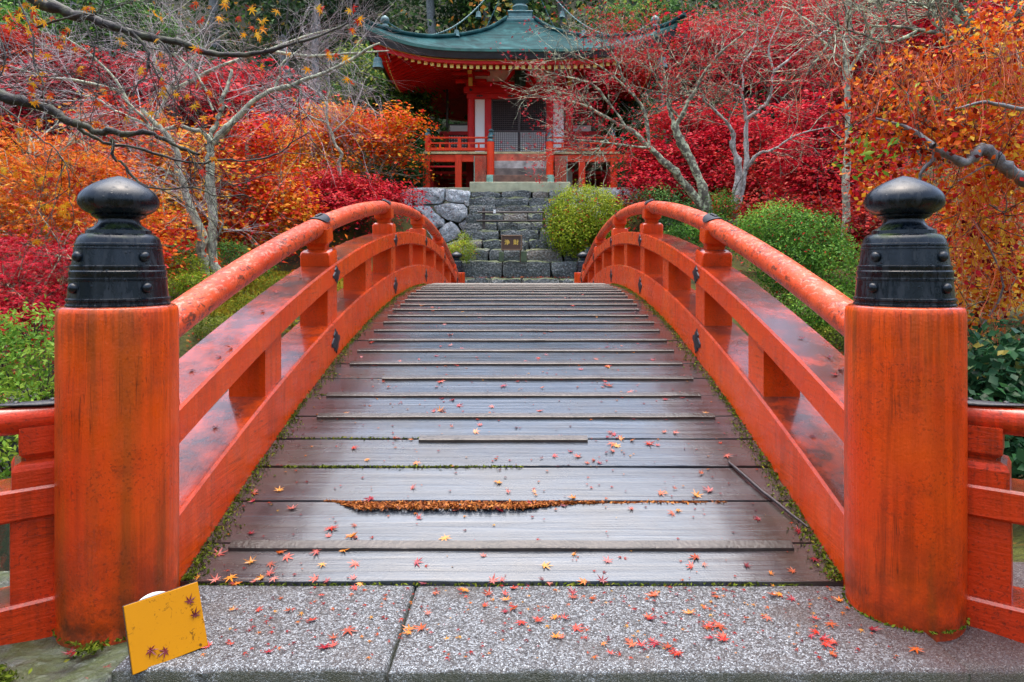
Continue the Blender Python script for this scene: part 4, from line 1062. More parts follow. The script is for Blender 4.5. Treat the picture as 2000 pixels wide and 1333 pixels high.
# scalloped strut with green plaque
kb = thing("frog_leg_strut", None, None, (0, FY - .04, 8.66), parent=temple)
V = []; Fc = []
for i in range(13):
    t = -1 + 2 * i / 12; zt = 8.66 + 0.62 * (1 - abs(t) ** 1.5) + 0.03; zb = 8.66 + max(0, 0.44 * (1 - (abs(t) * 1.25) ** 1.6))
    V += [(t * .62, FY - .03, zb), (t * .62, FY - .03, zt), (t * .62, FY + .09, zt), (t * .62, FY + .09, zb)]
for i in range(12):
    for q in range(4): Fc.append((i * 4 + q, i * 4 + (q + 1) % 4, i * 4 + 4 + (q + 1) % 4, i * 4 + 4 + q))
put("arched_strut", fixn(py_mesh("arched_strut", V, Fc)), M_temple, kb)
for sx in (-1, 1):
    m = MB()
    for (dx, dz_, r) in ((0.16, .12, .06), (0.27, .08, .05), (0.2, .22, .05), (0.35, .05, .035)):
        m.tube([(sx * dx, FY + .03, 8.68 + dz_), (sx * (dx + .02), FY - .02, 8.68 + dz_)], r, 8)
    put("carved_scroll", m.mesh("carved_scroll"), simple("dark_green_carving", (0.08, 0.12, 0.07), 0.6, 0.5, 20), kb)
px_ = -0.0; tbox("name_plaque", px_ - .19, px_ + .19, FY - .16, FY - .10, 8.50, 9.10, simple("deep_green_plaque", (0.012, 0.055, 0.045), 0.5, 0.3, 10), kb)
tbox("plaque_frame", px_ - .22, px_ + .22, FY - .095, FY - .07, 8.47, 9.13, simple("plaque_rim", (0.02, 0.04, 0.035), 0.5, 0.3), kb)
# bracket sets on the corner pillars
for sx in (-1, 1):
    x = sx * (BH - .14)
    bk = thing("bracket_set", None, None, (x, FY, 8.43), parent=temple)
    for (hw, y0, y1, z0, z1) in ((.19, .2, .2, 8.435, 8.60), (.62, .09, .09, 8.605, 8.76), (.09, .62, .1, 8.765, 8.90), (.75, .09, .09, 8.905, 9.05)):
        V = []; m = MB(); m.box(x - hw, x + hw, FY - y0, FY + y1, z0, z1, 0.03); put("bracket_arm", m.mesh("bracket_arm"), M_temple, bk)
    for dx in (-.55, 0, .55): m = MB(); m.box(x + dx - .1, x + dx + .1, FY - .1, FY + .1, 9.055, 9.2, .03); put("bearing_block", m.mesh("bearing_block"), M_temple, bk)
    for z0, z1 in ((8.44, 8.6), (8.61, 8.75), (8.8, 8.98)): m = MB(); m.box(x - .075, x + .075, FY - .68 if z0 > 8.7 else FY - .3, FY - .62 if z0 > 8.7 else FY - .215, z0, z1); put("yellow_nose", m.mesh("yellow_nose"), M_yellow, bk)
    m = MB(); m.tube([(x, FY - .115, 8.315), (x, FY - .14, 8.315)], .05, 10); put("nail_cover", m.mesh("nail_cover"), M_iron, bk)
# flower shaped nail covers on the lintel
for x in (-1.6, -0.35, 0.35, 1.6):
    m = MB()
    for (dx, r) in ((0, .045), (-.09, .035), (.09, .035)): m.tube([(x + dx, FY - .062, 8.09), (x + dx, FY - .08, 8.09)], r, 8)
    put("nail_cover", m.mesh("nail_cover"), M_iron, temple)
# lattice doors: white paper behind the lower half
tbox("painted_dark_interior", -1.12, 1.03, FY + .13, FY + .16, FZ, 7.97, simple("painted_dark_interior", (0.02, 0.012, 0.012), .8, .2), ch=0)  # flat dark sheet, its colour stands for the unlit room behind the lattice
for (x0, x1) in ((-1.13, -0.05), (-0.04, 1.04)):
    d_ = thing("lattice_door", None, None, ((x0 + x1) / 2, FY + .05, FZ), parent=temple)
    tbox("paper_panel", x0 + .04, x1 - .04, FY + .085, FY + .095, FZ + .02, 6.69, M_plaster, d_, 0)
    m = MB()
    for (a, b, c, d) in ((x0, x0 + .05, FZ, 7.97), (x1 - .05, x1, FZ, 7.97), (x0 + .05, x1 - .05, FZ, FZ + .06), (x0 + .05, x1 - .05, 7.91, 7.97), (x0 + .05, x1 - .05, 6.70, 6.75)): m.box(a, b, FY + .03, FY + .08, c, d)
    put("door_frame", m.mesh("door_frame"), M_lattice, d_)
    m = MB(); nb = 13
    for i in range(1, nb): x = x0 + .05 + (x1 - x0 - .1) * i / nb; m.box(x - .0075, x + .0075, FY + .045, FY + .07, FZ + .06, 7.91)
    for i in range(1, 30): z = FZ + .06 + (7.91 - FZ - .06) * i / 30; m.box(x0 + .05, x1 - .05, FY + .05, FY + .075, z - .0075, z + .0075)
    q = put("lattice", m.mesh("lattice"), M_lattice, d_)
m = MB(); m.tube([(-0.06, FY + .02, 6.62), (-0.06, FY - .0, 6.62)], .03, 8); put("latch", m.mesh("latch"), M_iron, temple)
tbox("rear_wall", -2.0, 2.0, FY + 4.0, FY + 4.1, FZ, 9.3, M_plaster, ch=0)
for sx in (-1, 1):
    tbox("side_wall", sx * 1.95 - .04, sx * 1.95 + .04, FY + .26, FY + 3.9, FZ, 9.3, M_plaster, ch=0)
    for z in (FZ + .2, 6.9, 8.1): tbox("side_beam", sx * 2.0 - .07, sx * 2.0 + .07, FY + .26, FY + 3.9, z, z + .2)
# veranda
VX, VF, VB = 3.63, 25.15, 33.0
tbox("veranda_floor", -VX, VX, VF, VB, FZ - .085, FZ, M_floor, ch=0.004)
for i in range(-12, 13):     # butt joints of the floor boards on the front edge
    tbox("floor_board", i * .29 - .14, i * .29 + .14, VF - .02, VF - .001, FZ - .082, FZ - .003, M_floor, ch=0.003)
tbox("floor_beam", -3.35, 3.35, VF + .05, VF + .2, FZ - .36, FZ - .10, M_temple_f)
for sx in (-1, 1):
    tbox("beam_nose", *sorted((sx * 3.56, sx * 3.92)), VF + .04, VF + .21, FZ - .34, FZ - .10, M_temple_f)
    tbox("beam_cap", *sorted((sx * 3.925, sx * 4.03)), VF + .03, VF + .22, FZ - .35, FZ - .09, M_bronze)
    tbox("side_floor_beam", sx * 3.5 - .1, sx * 3.5 + .1, VF + .22, VB, FZ - .34, FZ - .10, M_temple)
for x in (-3.42, -2.25, 2.25, 3.42):
    tbox("veranda_post", x - .12, x + .12, VF + .0, VF + .24, 4.24, FZ - .10, M_temple_f, ch=.01)
for x in (-3.42, 3.42):
    for i in range(1, 6): tbox("veranda_post", x - .11, x + .11, VF + 1.35 * i, VF + 1.35 * i + .22, 4.24, FZ - .34, M_temple)
for x in (-2.0, 2.0):
    for i in range(0, 4): tbox("veranda_post", x - .13, x + .13, VF + 2.0 + 1.3 * i, VF + 2.26 + 1.3 * i, 4.24, FZ - .09, M_temple)
tbox("tie_rail", -3.3, -2.3, VF + .08, VF + .14, 5.0, 5.06, M_temple)
for i in range(1, 6):
    for x0, x1 in ((-3.3, -2.05), (2.05, 3.3)): tbox("tie_rail", x0, x1, VF + 1.35 * i + .06, VF + 1.35 * i + .12, 4.92, 5.04, M_temple)
tbox("pale_board", 1.62, 2.0, VF + 1.4, VF + 1.45, 4.24, 5.1, M_plaster, ch=0)
# railing
def giboshi(x, y, z, r, parent, s_=1.0):
    m = MB(); m.lathe([(r * 1.0, 0), (r * 1.06, .01), (r * 1.06, .06), (r * .95, .07), (r * .9, .16), (r * .55, .19), (r * .5, .215), (r * .8, .235), (r * .98, .28), (r * .9, .33), (r * .45, .38), (r * .05, .405)], 16)
    return put("post_cap", m.mesh("post_cap", auto=50), M_bronze, parent, (x, y, z), None, (1, 1, s_))
rail = thing("veranda_railing", None, None, (0, VF, FZ), parent=temple)
for x, z1 in ((-3.38, 6.16), (-1.06, 6.16), (1.10, 6.16), (3.38, 6.16)):
    m = MB(); m.tube([(x, VF + .14, FZ), (x, VF + .14, z1)], .105, 16); put("rail_post", m.mesh("rail_post", auto=50), M_temple_f, rail); giboshi(x, VF + .14, z1, .105, rail, .65)
for (x0, x1) in ((-3.28, -1.16), (1.2, 3.28)):
    for (z0, z1, w) in ((FZ + .055, FZ + .16, .06), (FZ + .30, FZ + .355, .045), (FZ + .50, FZ + .56, .045)):
        m = MB(); m.box(x0, x1, VF + .14 - w, VF + .14 + w, z0, z1, .006); put("rail_bar", m.mesh("rail_bar"), M_temple_f, rail)
    for q in range(1, 6):
        x = x0 + (x1 - x0) * q / 6; w = .075 if q == 3 else .035
        m = MB(); m.box(x - w, x + w, VF + .09, VF + .19, FZ + .162, FZ + .298); put("baluster", m.mesh("baluster"), M_temple_f, rail)
        if q == 3: m = MB(); m.box(x - .06, x + .06, VF + .095, VF + .185, FZ + .357, FZ + .498); put("baluster", m.mesh("baluster"), M_temple_f, rail)
for sx in (-1, 1):
    for (z0, z1) in ((FZ + .055, FZ + .16), (FZ + .30, FZ + .355), (FZ + .50, FZ + .56)):
        m = MB(); m.box(sx * 3.38 - .045, sx * 3.38 + .045, VF + .26, VB - .1, z0, z1, .006); put("rail_bar", m.mesh("rail_bar"), M_temple_f, rail)
# side screens at the back of the veranda
for sx in (-1, 1):
    sc = thing("side_screen", None, None, (sx * 2.8, 29.4, FZ), parent=temple); y = 29.3
    a, b = sorted((sx * 2.05, sx * 3.25))
    tbox("screen_post", sx * 3.12 - .09, sx * 3.12 + .09, y, y + .16, FZ, 6.95, M_temple, sc); tbox("screen_head", *sorted((sx * 2.05, sx * 3.42)), y - .03, y + .19, 6.95, 7.1, M_temple, sc)
    tbox("screen_top_panel", *sorted((sx * 2.1, sx * 3.0)), y + .02, y + .08, 7.11, 7.36, M_plaster, sc); tbox("screen_rim", *sorted((sx * 2.05, sx * 3.05)), y, y + .1, 7.365, 7.43, M_darkwood, sc)
    tbox("dark_post", sx * 3.1 - .05, sx * 3.1 + .05, y + .02, y + .12, 7.11, 8.9, M_darkwood, sc)
    m = MB()
    for i in range(9): x = a + .05 + (.93) * i / 8; m.box(x - .02, x + .02, y + .05, y + .09, FZ + .1, 6.94)
    for i in range(12): z = FZ + .1 + 1.3 * i / 11; m.box(a + .03, a + 1.0, y + .055, y + .095, z - .02, z + .02)
    put("lattice", m.mesh("lattice"), M_lattice, sc); tbox("paper_panel", a + .05, a + 1.0, y + .1, y + .11, FZ + .1, 6.94, M_plaster, sc, 0)
# wooden stair
st = thing("wooden_stair", "weathered wooden steps with peeling red paint", None, (0, 24.3, 4.32), parent=temple)
for i, (z0, z1, y0) in enumerate(((4.325, 4.60, 24.30), (4.605, 4.87, 24.50), (4.875, 5.16, 24.72), (5.165, 5.44, 24.94))):
    w = 1.0 if i < 3 else 1.06
    g = None; tbox("tread", -w + .03, w + .03, y0, 25.1, z0, z1, [simple("stair_wood_%d" % i, [(0.16, 0.075, 0.045), (0.13, 0.10, 0.08), (0.38, 0.34, 0.30), (0.48, 0.09, 0.04)][i], .55, .6, 3, .3, 20)][0], st, .01)
for sx in (-1, 1):
    x = sx * 1.42 + .02; tbox("stair_cheek", x - .21, x + .21, 24.5, 25.08, 4.33, 5.30, M_temple_worn, st)
    tbox("cheek_edge", x + sx * .215, x + sx * .235, 24.48, 25.08, 4.33, 5.30, M_verd, st) if sx > 0 else tbox("cheek_edge", x - .235, x - .215, 24.48, 25.08, 4.33, 5.30, M_verd, st)
    x = (-1.04, 1.05)[sx > 0]
    m = MB(); m.tube([(x, 24.42, 4.60), (x, 24.42, 5.78)], .13, 18); put("newel_post", m.mesh("newel_post", auto=50), M_temple_f, st)
    m = MB(); m.tube([(x, 24.42, 4.32), (x, 24.42, 4.605)], .15, 18); put("copper_sheath", m.mesh("copper_sheath", auto=50), M_verd, st); giboshi(x, 24.42, 5.78, .12, st, .6)
# ---------------------------------------------------------------- foliage tools
def unit(a): return a / np.maximum(1e-9, np.linalg.norm(a, axis=1, keepdims=True))
SH_KITE = (np.array([[0, 0, 0], [.34, .48, .10], [0, 1, 0], [-.34, .48, .10]]) - [0, .5, 0], [[0, 1, 2], [0, 2, 3]])
SH_LANCE = (np.array([[0, 0, 0], [.2, .45, .06], [0, 1, -.05], [-.2, .45, .06]]) - [0, .5, 0], [[0, 1, 2], [0, 2, 3]])
def star(nl=5):
    V = []; Fc = []
    for a, L in zip(np.radians([-112, -56, 0, 56, 112]), (.5, .85, 1.0, .85, .5)):
        d = np.array([math.sin(a), math.cos(a)]); n = np.array([d[1], -d[0]]); b = len(V)
        for q in (n * .12 - d * .05, d * L, -n * .12 - d * .05): V.append([q[0] * .62, q[1] * .62, -.10 * (abs(q).sum() > .5)])
        Fc.append([b, b + 1, b + 2])
    return np.array(V), Fc
SH_STAR = star()
def maple_outline():
    pts = []
    A = [-140, -95, -50, 0, 50, 95, 140]; Ls = [.42, .75, .95, 1.0, .95, .75, .42]
    for i, (a, L) in enumerate(zip(A, Ls)):
        a = math.radians(a); d = (math.sin(a), math.cos(a)); n = (d[1], -d[0])
        pts += [(d[0] * L * .5 - n[0] * .085, d[1] * L * .5 - n[1] * .085), (d[0] * L, d[1] * L), (d[0] * L * .5 + n[0] * .085, d[1] * L * .5 + n[1] * .085)]
        if i < 6:
            am = math.radians((A[i] + A[i + 1]) / 2); pts.append((math.sin(am) * .2, math.cos(am) * .2))
    pts.append((0.0, -.08)); return pts
MO = maple_outline()
def leaves_vf(C, N, size, shape, fold=1.0):
    S, Fs = shape; S = np.array(S, dtype=float); Fs = np.array(Fs)
    n = len(C); N = unit(N); a = rng.normal(size=(n, 3)); T = unit(np.cross(N, a)); B = np.cross(N, T)
    size = np.broadcast_to(size, (n,))[:, None, None]
    V = C[:, None, :] + size * (S[None, :, 0, None] * T[:, None, :] + S[None, :, 1, None] * B[:, None, :] + fold * S[None, :, 2, None] * N[:, None, :])
    m = len(S); Fc = (np.arange(n)[:, None, None] * m + Fs[None]).reshape(-1, 3)
    return V.reshape(-1, 3), Fc, len(Fs)
def leaf_mesh(name, C, N, size, shape, tint):
    V, Fc, k = leaves_vf(C, N, size, shape); return np_mesh(name, V, Fc, np.repeat(np.clip(tint, 0, 1), k))
def vnoise(Pn, sc, seed):
    "cheap smooth 3-D noise, -1..1"
    r = np.random.default_rng(seed); out = np.zeros(len(Pn))
    for _ in range(5):
        k = r.normal(size=3) * sc; out += np.sin(Pn @ k + r.uniform(0, 6.28))
    return out / 2.6
def blob_points(blobs, n, pads=30, pad_r=(0.25, 0.09), seed=1, layered=True, shell=0.45, stray=True):
    "blobs: [(cx, cy, cz, rx, ry, rz, weight)] -> leaf centres grouped in pads, with outward directions"
    r = np.random.default_rng(seed); w = np.array([b[6] if len(b) > 6 else b[3] * b[5] for b in blobs]); w = w / w.sum()
    C = []; O = []; K = []
    for b, ww in zip(blobs, w):
        m = int(n * ww); c = np.array(b[:3]); R_ = np.array(b[3:6]); npad = max(4, int(pads * ww * len(blobs)))
        d = unit(r.normal(size=(npad, 3))); rad = r.uniform(shell, 1.0, size=(npad, 1)) ** 0.6 * (r.choice([.9, 1.0, 1.0, 1.15, 1.35], size=(npad, 1)) if stray else 1.0)
        pc = d * rad * R_; ps = r.uniform(0.6, 1.4, size=npad)
        i = r.integers(0, npad, size=m); q = r.normal(size=(m, 3)) * np.array([pad_r[0], pad_r[0], pad_r[1]]) * ps[i][:, None]
        q[:, 2] -= 0.35 * (q[:, 0] ** 2 + q[:, 1] ** 2) / pad_r[0] if layered else 0
        C.append(c + pc[i] + q); O.append(unit(pc[i] / R_ + 1e-6)); K.append(r.uniform(size=npad)[i])
    return np.vstack(C), np.vstack(O), np.concatenate(K)
def crown(name, parent, blobs, n, size, mat, seed=1, pads=30, pad_r=(0.28, 0.08), shape=SH_KITE, tint=(0.5, 0.22, 0.22), zt=0.0, up=0.9, out=0.35, jit=0.55, shell=0.45, layered=True, nscale=0.9, kind=None):
    C, O, K = blob_points(blobs, n, pads, pad_r, seed, layered, shell)
    m = len(C); N = rng.normal(size=(m, 3)) * jit + np.array([0, 0, up]) + O * out
    zc = C[:, 2]; zn = (zc - zc.min()) / max(1e-6, np.ptp(zc))
    t = tint[0] + tint[1] * vnoise(C, nscale, seed + 5) + tint[2] * 1.35 * (K - 0.5) + rng.normal(size=m) * 0.17 + zt * (zn - .5)
    s = size * rng.uniform(0.7, 1.3, size=m)
    o = put(name, leaf_mesh(name, C, N, s, shape, t), mat, parent)
    if kind: o["kind"] = kind
    return o
class Twigs:
    "tubes of many branches in one numpy mesh"
    def __init__(s): s.V = []; s.F = []; s.n = 0; s.tips = []
    def tube(s, pts, r0, r1, n=4):
        pts = np.asarray(pts, dtype=float); m = len(pts); d = np.gradient(pts, axis=0); d = unit(d)
        a = np.cross(d, [0.13, 0.31, 0.94]); a = unit(a); b = np.cross(d, a)
        t = np.arange(n) * 2 * np.pi / n; rad = np.linspace(r0, r1, m) if not hasattr(r0, '__len__') else np.asarray(r0)
        V = pts[:, None] + rad[:, None, None] * (np.cos(t)[None, :, None] * a[:, None] + np.sin(t)[None, :, None] * b[:, None])
        s.V.append(V.reshape(-1, 3)); i = np.arange(m - 1)[:, None] * n; k = np.arange(n)[None]; k2 = (k + 1) % n
        f = np.stack([i + k, i + k2, i + n + k2, i + n + k], axis=-1).reshape(-1, 4) + s.n
        s.F.append(f); s.n += m * n
    def grow(s, p, d, L, r, lev, maxlev, grav=0.0, wig=0.35, kids=5, spread=0.9, ratio=0.62, flat=0.0, sides=(7, 5, 4, 3, 3), seg=6):
        p = np.array(p, dtype=float); d = np.array(d, dtype=float); d /= np.linalg.norm(d)
        pts = [p.copy()]; ds = [d.copy()]; st = L / seg
        for i in range(seg):
            d = d + rng.normal(size=3) * wig * 0.32 + np.array([0, 0, grav]) * 0.22
            d[2] *= (1 - flat * .3); d /= np.linalg.norm(d); p = p + d * st; pts.append(p.copy()); ds.append(d.copy())
        s.tube(pts, r, r * (0.45 if lev < maxlev else 0.25), sides[min(lev, 4)])
        if lev >= maxlev: s.tips.append(pts[-1]); s.tips.append(pts[seg // 2]); return
        for k in range(kids):
            t = rng.uniform(0.25, 1.0) if k else 1.0; i = min(seg, int(t * seg)); dd = ds[i]
            q = rng.normal(size=3); q -= dd * q.dot(dd); q /= np.linalg.norm(q)
            ang = spread * rng.uniform(0.5, 1.1) * (0.4 if k == 0 else 1); nd = dd * math.cos(ang) + q * math.sin(ang)
            s.grow(pts[i], nd, L * ratio * rng.uniform(0.7, 1.2), r * (0.55 if k else 0.6), lev + 1, maxlev, grav, wig, kids, spread, ratio, flat, sides, seg)
    def mesh(s, name):
        return np_mesh(name, np.vstack(s.V), np.vstack(s.F), smooth=True)
def px_path(pp, y0, y1=None, ys=None, sub=4):
    n = len(pp); y1 = y0 if y1 is None else y1; out = []
    Y = ys or [y0 + (y1 - y0) * i / (n - 1) for i in range(n)]
    K_ = [np.array(P(a[0], a[1], Y[i])) for i, a in enumerate(pp)]
    for i in range(n - 1):      # Catmull-Rom
        p0, p1, p2, p3 = K_[max(0, i - 1)], K_[i], K_[i + 1], K_[min(n - 1, i + 2)]
        for t in np.arange(sub) / sub:
            out.append(0.5 * ((2 * p1) + (-p0 + p2) * t + (2 * p0 - 5 * p1 + 4 * p2 - p3) * t * t + (-p0 + 3 * p1 - 3 * p2 + p3) * t ** 3))
    out.append(K_[-1]); return np.array(out)
def limb(tw, path, r0, r1, n=8, rough=0.12, kink=0.0):
    if kink: path = path + np.repeat(rng.normal(size=((len(path) + 2) // 3, 3)) * kink, 3, 0)[:len(path)]
    m = len(path); r = np.linspace(r0, r1, m) * (1 + rough * rng.normal(size=m) * .6); path = path + rng.normal(size=path.shape) * r[:, None] * 0.12
    tw.tube(path, r, 0, n)
def sprout(tw, path, count, L, r, maxlev, t0=0.2, up=0.3, grav=0.0, **kw):
    d = unit(np.gradient(path, axis=0))
    for _ in range(count):
        i = int(rng.uniform(t0, 1.0) * (len(path) - 1)); q = rng.normal(size=3); q[2] += up; q -= d[i] * q.dot(d[i]); q /= np.linalg.norm(q)
        nd = d[i] * rng.uniform(0.3, 0.9) + q * rng.uniform(0.5, 1.0)
        tw.grow(path[i], nd, L * rng.uniform(0.6, 1.3), r, 0, maxlev, grav=grav, **kw)

# ---------------------------------------------------------------- broad maple trees made of leaf masses
def auto_tree(name, label, cat, base, blobs, n, size, lmat, bmat, seed, trunk_r=0.09, group=None, stems=3, parts=True, **kw):
    root = thing(name, label, cat, base, group)
    tw = Twigs(); b = np.array(base, dtype=float); bl = np.array([q[:3] for q in blobs])
    rs = np.random.default_rng(seed)
    for q in bl:
        mid = b + (q - b) * 0.5 + rs.normal(size=3) * 0.25 * np.array([1, 1, .3]); k1 = b + (mid - b) * .5 + rs.normal(size=3) * .1
        path = np.array([b, k1, mid, mid + (q - mid) * .6 + rs.normal(size=3) * .15, q]); t = np.linspace(0, 4, 17); path = np.stack([np.interp(t, range(5), path[:, i]) for i in range(3)], 1)
        tw.tube(path, trunk_r * np.linspace(1, .3, 17), 0, 7)
        sprout(tw, path, 6, 0.5 * np.linalg.norm(q - b) * .7, trunk_r * .25, 1, t0=.45, kids=4, sides=(4, 3, 3, 3, 3))
    put("trunk", tw.mesh("trunk"), bmat, root)
    if kw.get('layered', True) and cat == "maple tree":
        kw['pads'] = int(kw['pads'] * .5); kw['pad_r'] = (kw['pad_r'][0] * 1.25, kw['pad_r'][1] * .45); kw.setdefault('jit', .42); kw.setdefault('up', 1.0); kw.setdefault('shell', .1); size *= 1.08; n = int(n * .72)
    crown("crown", root, blobs, n, size, lmat, seed, **kw)
    return root
def PB(px, py, y, rx, ry_, depth=None, w=None):
    "blob from photo pixels: centre, half extents in pixels, distance"
    x, yy, z = P(px, py, y); a = rx * y / F; c = ry_ * y / F
    return (x, yy, z, a, depth or a, c) + ((w,) if w else (rx * ry_,))

# left maples
auto_tree("maple_tree", "orange and yellow maple directly behind the near left post cap", "maple tree", (-7.0, 9.8, 0.6),
    [PB(60, 330, 9.6, 110, 65), PB(190, 320, 9.9, 100, 60), PB(120, 410, 9.4, 110, 55), PB(250, 400, 10.0, 80, 60), PB(-40, 400, 9.2, 90, 70), PB(60, 270, 10.2, 90, 40)],
    17000, 0.085, L_orange, B_pale, 11, 0.07, pads=150, pad_r=(.16, .05), shape=SH_STAR, tint=(0.52, 0.28, 0.35), zt=-.1)
auto_tree("maple_tree", "low crimson maple at the left edge, beside the green azalea", "maple tree", (-6.3, 8.6, 0.3),
    [PB(20, 540, 7.7, 90, 50), PB(110, 500, 8.0, 80, 45), PB(70, 590, 7.5, 90, 40), PB(0, 620, 7.2, 90, 50), PB(160, 560, 8.2, 60, 35), PB(10, 470, 8.2, 70, 30)],
    12000, 0.075, L_red, B_lich, 12, 0.05, pads=120, pad_r=(.15, .04), shape=SH_STAR, tint=(0.45, 0.22, 0.3))
auto_tree("maple_tree", "orange red maple spreading behind the forked pale trunk on the left", "maple tree", (-7.9, 18.5, 1.6),
    [PB(240, 230, 18, 90, 50), PB(340, 300, 18, 110, 60), PB(470, 330, 18.5, 110, 60), PB(500, 250, 19, 90, 45), PB(330, 400, 17.6, 120, 50), PB(480, 420, 18, 100, 45), PB(210, 330, 17.5, 90, 60), PB(560, 390, 18, 60, 50)],
    30000, 0.115, L_mixed, B_pale, 13, 0.10, pads=260, pad_r=(.26, .07), shape=SH_KITE, tint=(0.58, 0.28, 0.35), zt=-0.1)
auto_tree("maple_tree", "scarlet maple high on the left behind the bare grey tree", "maple tree", (-11.0, 25.0, 3.6),
    [PB(60, 190, 24, 120, 50), PB(180, 150, 25, 110, 40), PB(330, 180, 25, 130, 45), PB(450, 200, 25, 110, 45), PB(560, 210, 25.5, 80, 40), PB(90, 250, 24, 120, 40), PB(300, 130, 26, 90, 30), PB(480, 140, 26, 90, 25)],
    24000, 0.17, L_red, B_trunk, 14, 0.12, pads=200, pad_r=(.35, .08), tint=(0.42, 0.25, 0.3))
auto_tree("maple_tree", "bright orange maple touching the left end of the temple veranda", "maple tree", (-6.2, 22.6, 3.0),
    [PB(600, 280, 22.4, 60, 50), PB(690, 250, 22.8, 70, 32), PB(770, 230, 23, 62, 26), PB(740, 275, 22.6, 60, 18), PB(640, 320, 22, 55, 30), PB(760, 300, 22.8, 45, 12), PB(575, 340, 21.8, 60, 30), PB(650, 215, 23.2, 60, 22)],
    17000, 0.12, L_mixed, B_pale, 15, 0.08, pads=200, pad_r=(.25, .05), tint=(0.80, 0.14, 0.25), zt=-.25)
auto_tree("maple_tree", "low crimson maple mounded against the pale boulder wall", "maple tree", (-5.4, 21.3, 2.2),
    [PB(580, 365, 20.6, 60, 28), PB(650, 350, 20.8, 65, 32), PB(720, 365, 21, 62, 28), PB(775, 378, 21.2, 36, 20), PB(660, 395, 20.3, 110, 22), PB(560, 400, 20.3, 50, 20)],
    19000, 0.085, L_red, B_dark, 16, 0.07, pads=190, pad_r=(.2, .045), tint=(0.5, 0.2, 0.3), zt=.25)
auto_tree("maple_tree", "dull red maple at the upper left edge below the evergreens", "maple tree", (-15.0, 27.5, 3.6),
    [PB(20, 75, 27, 90, 22), PB(60, 110, 27, 90, 26), PB(-40, 110, 26, 70, 40), PB(120, 90, 28, 60, 18)],
    8000, 0.17, L_scarlet, B_trunk, 17, 0.1, pads=90, pad_r=(.4, .07), tint=(0.25, 0.2, 0.3))
auto_tree("maple_tree", "red maple filling the gap left of the near left post cap", "maple tree", (-9.5, 13.5, 1.2),
    [PB(40, 440, 12.5, 110, 50), PB(150, 450, 13, 90, 45), PB(260, 480, 13, 80, 35), PB(330, 440, 14, 60, 40), PB(60, 380, 13.5, 110, 50), PB(-20, 500, 12, 80, 50)],
    14000, 0.10, L_mixed, B_pale, 18, 0.07, pads=150, pad_r=(.22, .06), tint=(0.34, 0.22, 0.3))
# right maples
auto_tree("maple_tree", "glowing crimson maple right of the temple behind the white trunk", "maple tree", (6.0, 22.5, 2.6),
    [PB(1290, 350, 22, 60, 40), PB(1350, 300, 22.5, 70, 45), PB(1420, 250, 23, 80, 50), PB(1500, 280, 22.5, 75, 50), PB(1400, 340, 22, 80, 45), PB(1480, 350, 22, 70, 40), PB(1330, 230, 23.5, 60, 40), PB(1260, 300, 23, 40, 50)],
    30000, 0.115, L_red, B_dark, 21, 0.10, pads=260, pad_r=(.27, .06), tint=(0.62, 0.2, 0.25), zt=0.1)
auto_tree("maple_tree", "deep pink red maple between the white trunk and the near right post", "maple tree", (9.5, 20.0, 2.4),
    [PB(1560, 300, 19.5, 60, 50), PB(1620, 260, 20, 70, 50), PB(1600, 350, 19, 80, 50), PB(1690, 300, 19, 60, 60), PB(1570, 220, 20.5, 60, 40), PB(1680, 380, 18.5, 60, 40)],
    22000, 0.105, L_red, B_dark, 22, 0.09, pads=200, pad_r=(.25, .06), tint=(0.5, 0.24, 0.25))
auto_tree("maple_tree", "tall red maple at the top right behind the lichen branches", "maple tree", (11.0, 27.0, 4.0),
    [PB(1380, 60, 27, 90, 45), PB(1480, 110, 26, 100, 55), PB(1600, 90, 26, 110, 60), PB(1720, 60, 26, 110, 60), PB(1560, 20, 28, 110, 40), PB(1400, 140, 26.5, 90, 45), PB(1700, 160, 25, 100, 60), PB(1840, 60, 25, 110, 80), PB(1560, 180, 25, 90, 45), PB(1300, 110, 27.5, 50, 40), PB(1940, 90, 25, 100, 110)],
    38000, 0.16, L_red, B_trunk, 23, 0.14, pads=300, pad_r=(.34, .08), tint=(0.46, 0.3, 0.35))
auto_tree("maple_tree", "dark scarlet maple in the shade low behind the right azalea", "maple tree", (6.4, 17.5, 1.5),
    [PB(1500, 400, 17, 60, 25), PB(1560, 420, 16.5, 60, 30), PB(1620, 410, 16, 50, 30), PB(1420, 400, 18, 40, 20), PB(1700, 450, 15, 60, 50), PB(1240, 390, 21, 35, 20)],
    9000, 0.10, L_scarlet, B_dark, 24, 0.06, pads=110, pad_r=(.24, .05), tint=(0.2, 0.2, 0.25))
auto_tree("maple_tree", "scarlet orange maple behind the near right post at the frame edge", "maple tree", (9.0, 12.0, 1.0),
    [PB(1900, 420, 11, 130, 70), PB(1980, 300, 11.5, 120, 80), PB(1990, 520, 10.5, 120, 60), PB(1800, 480, 11.5, 80, 50), PB(1960, 180, 12, 110, 80), PB(1720, 330, 12, 60, 70)],
    20000, 0.10, L_mixed, B_dark, 25, 0.07, pads=200, pad_r=(.22, .05), tint=(0.42, 0.25, 0.3), shape=SH_STAR)

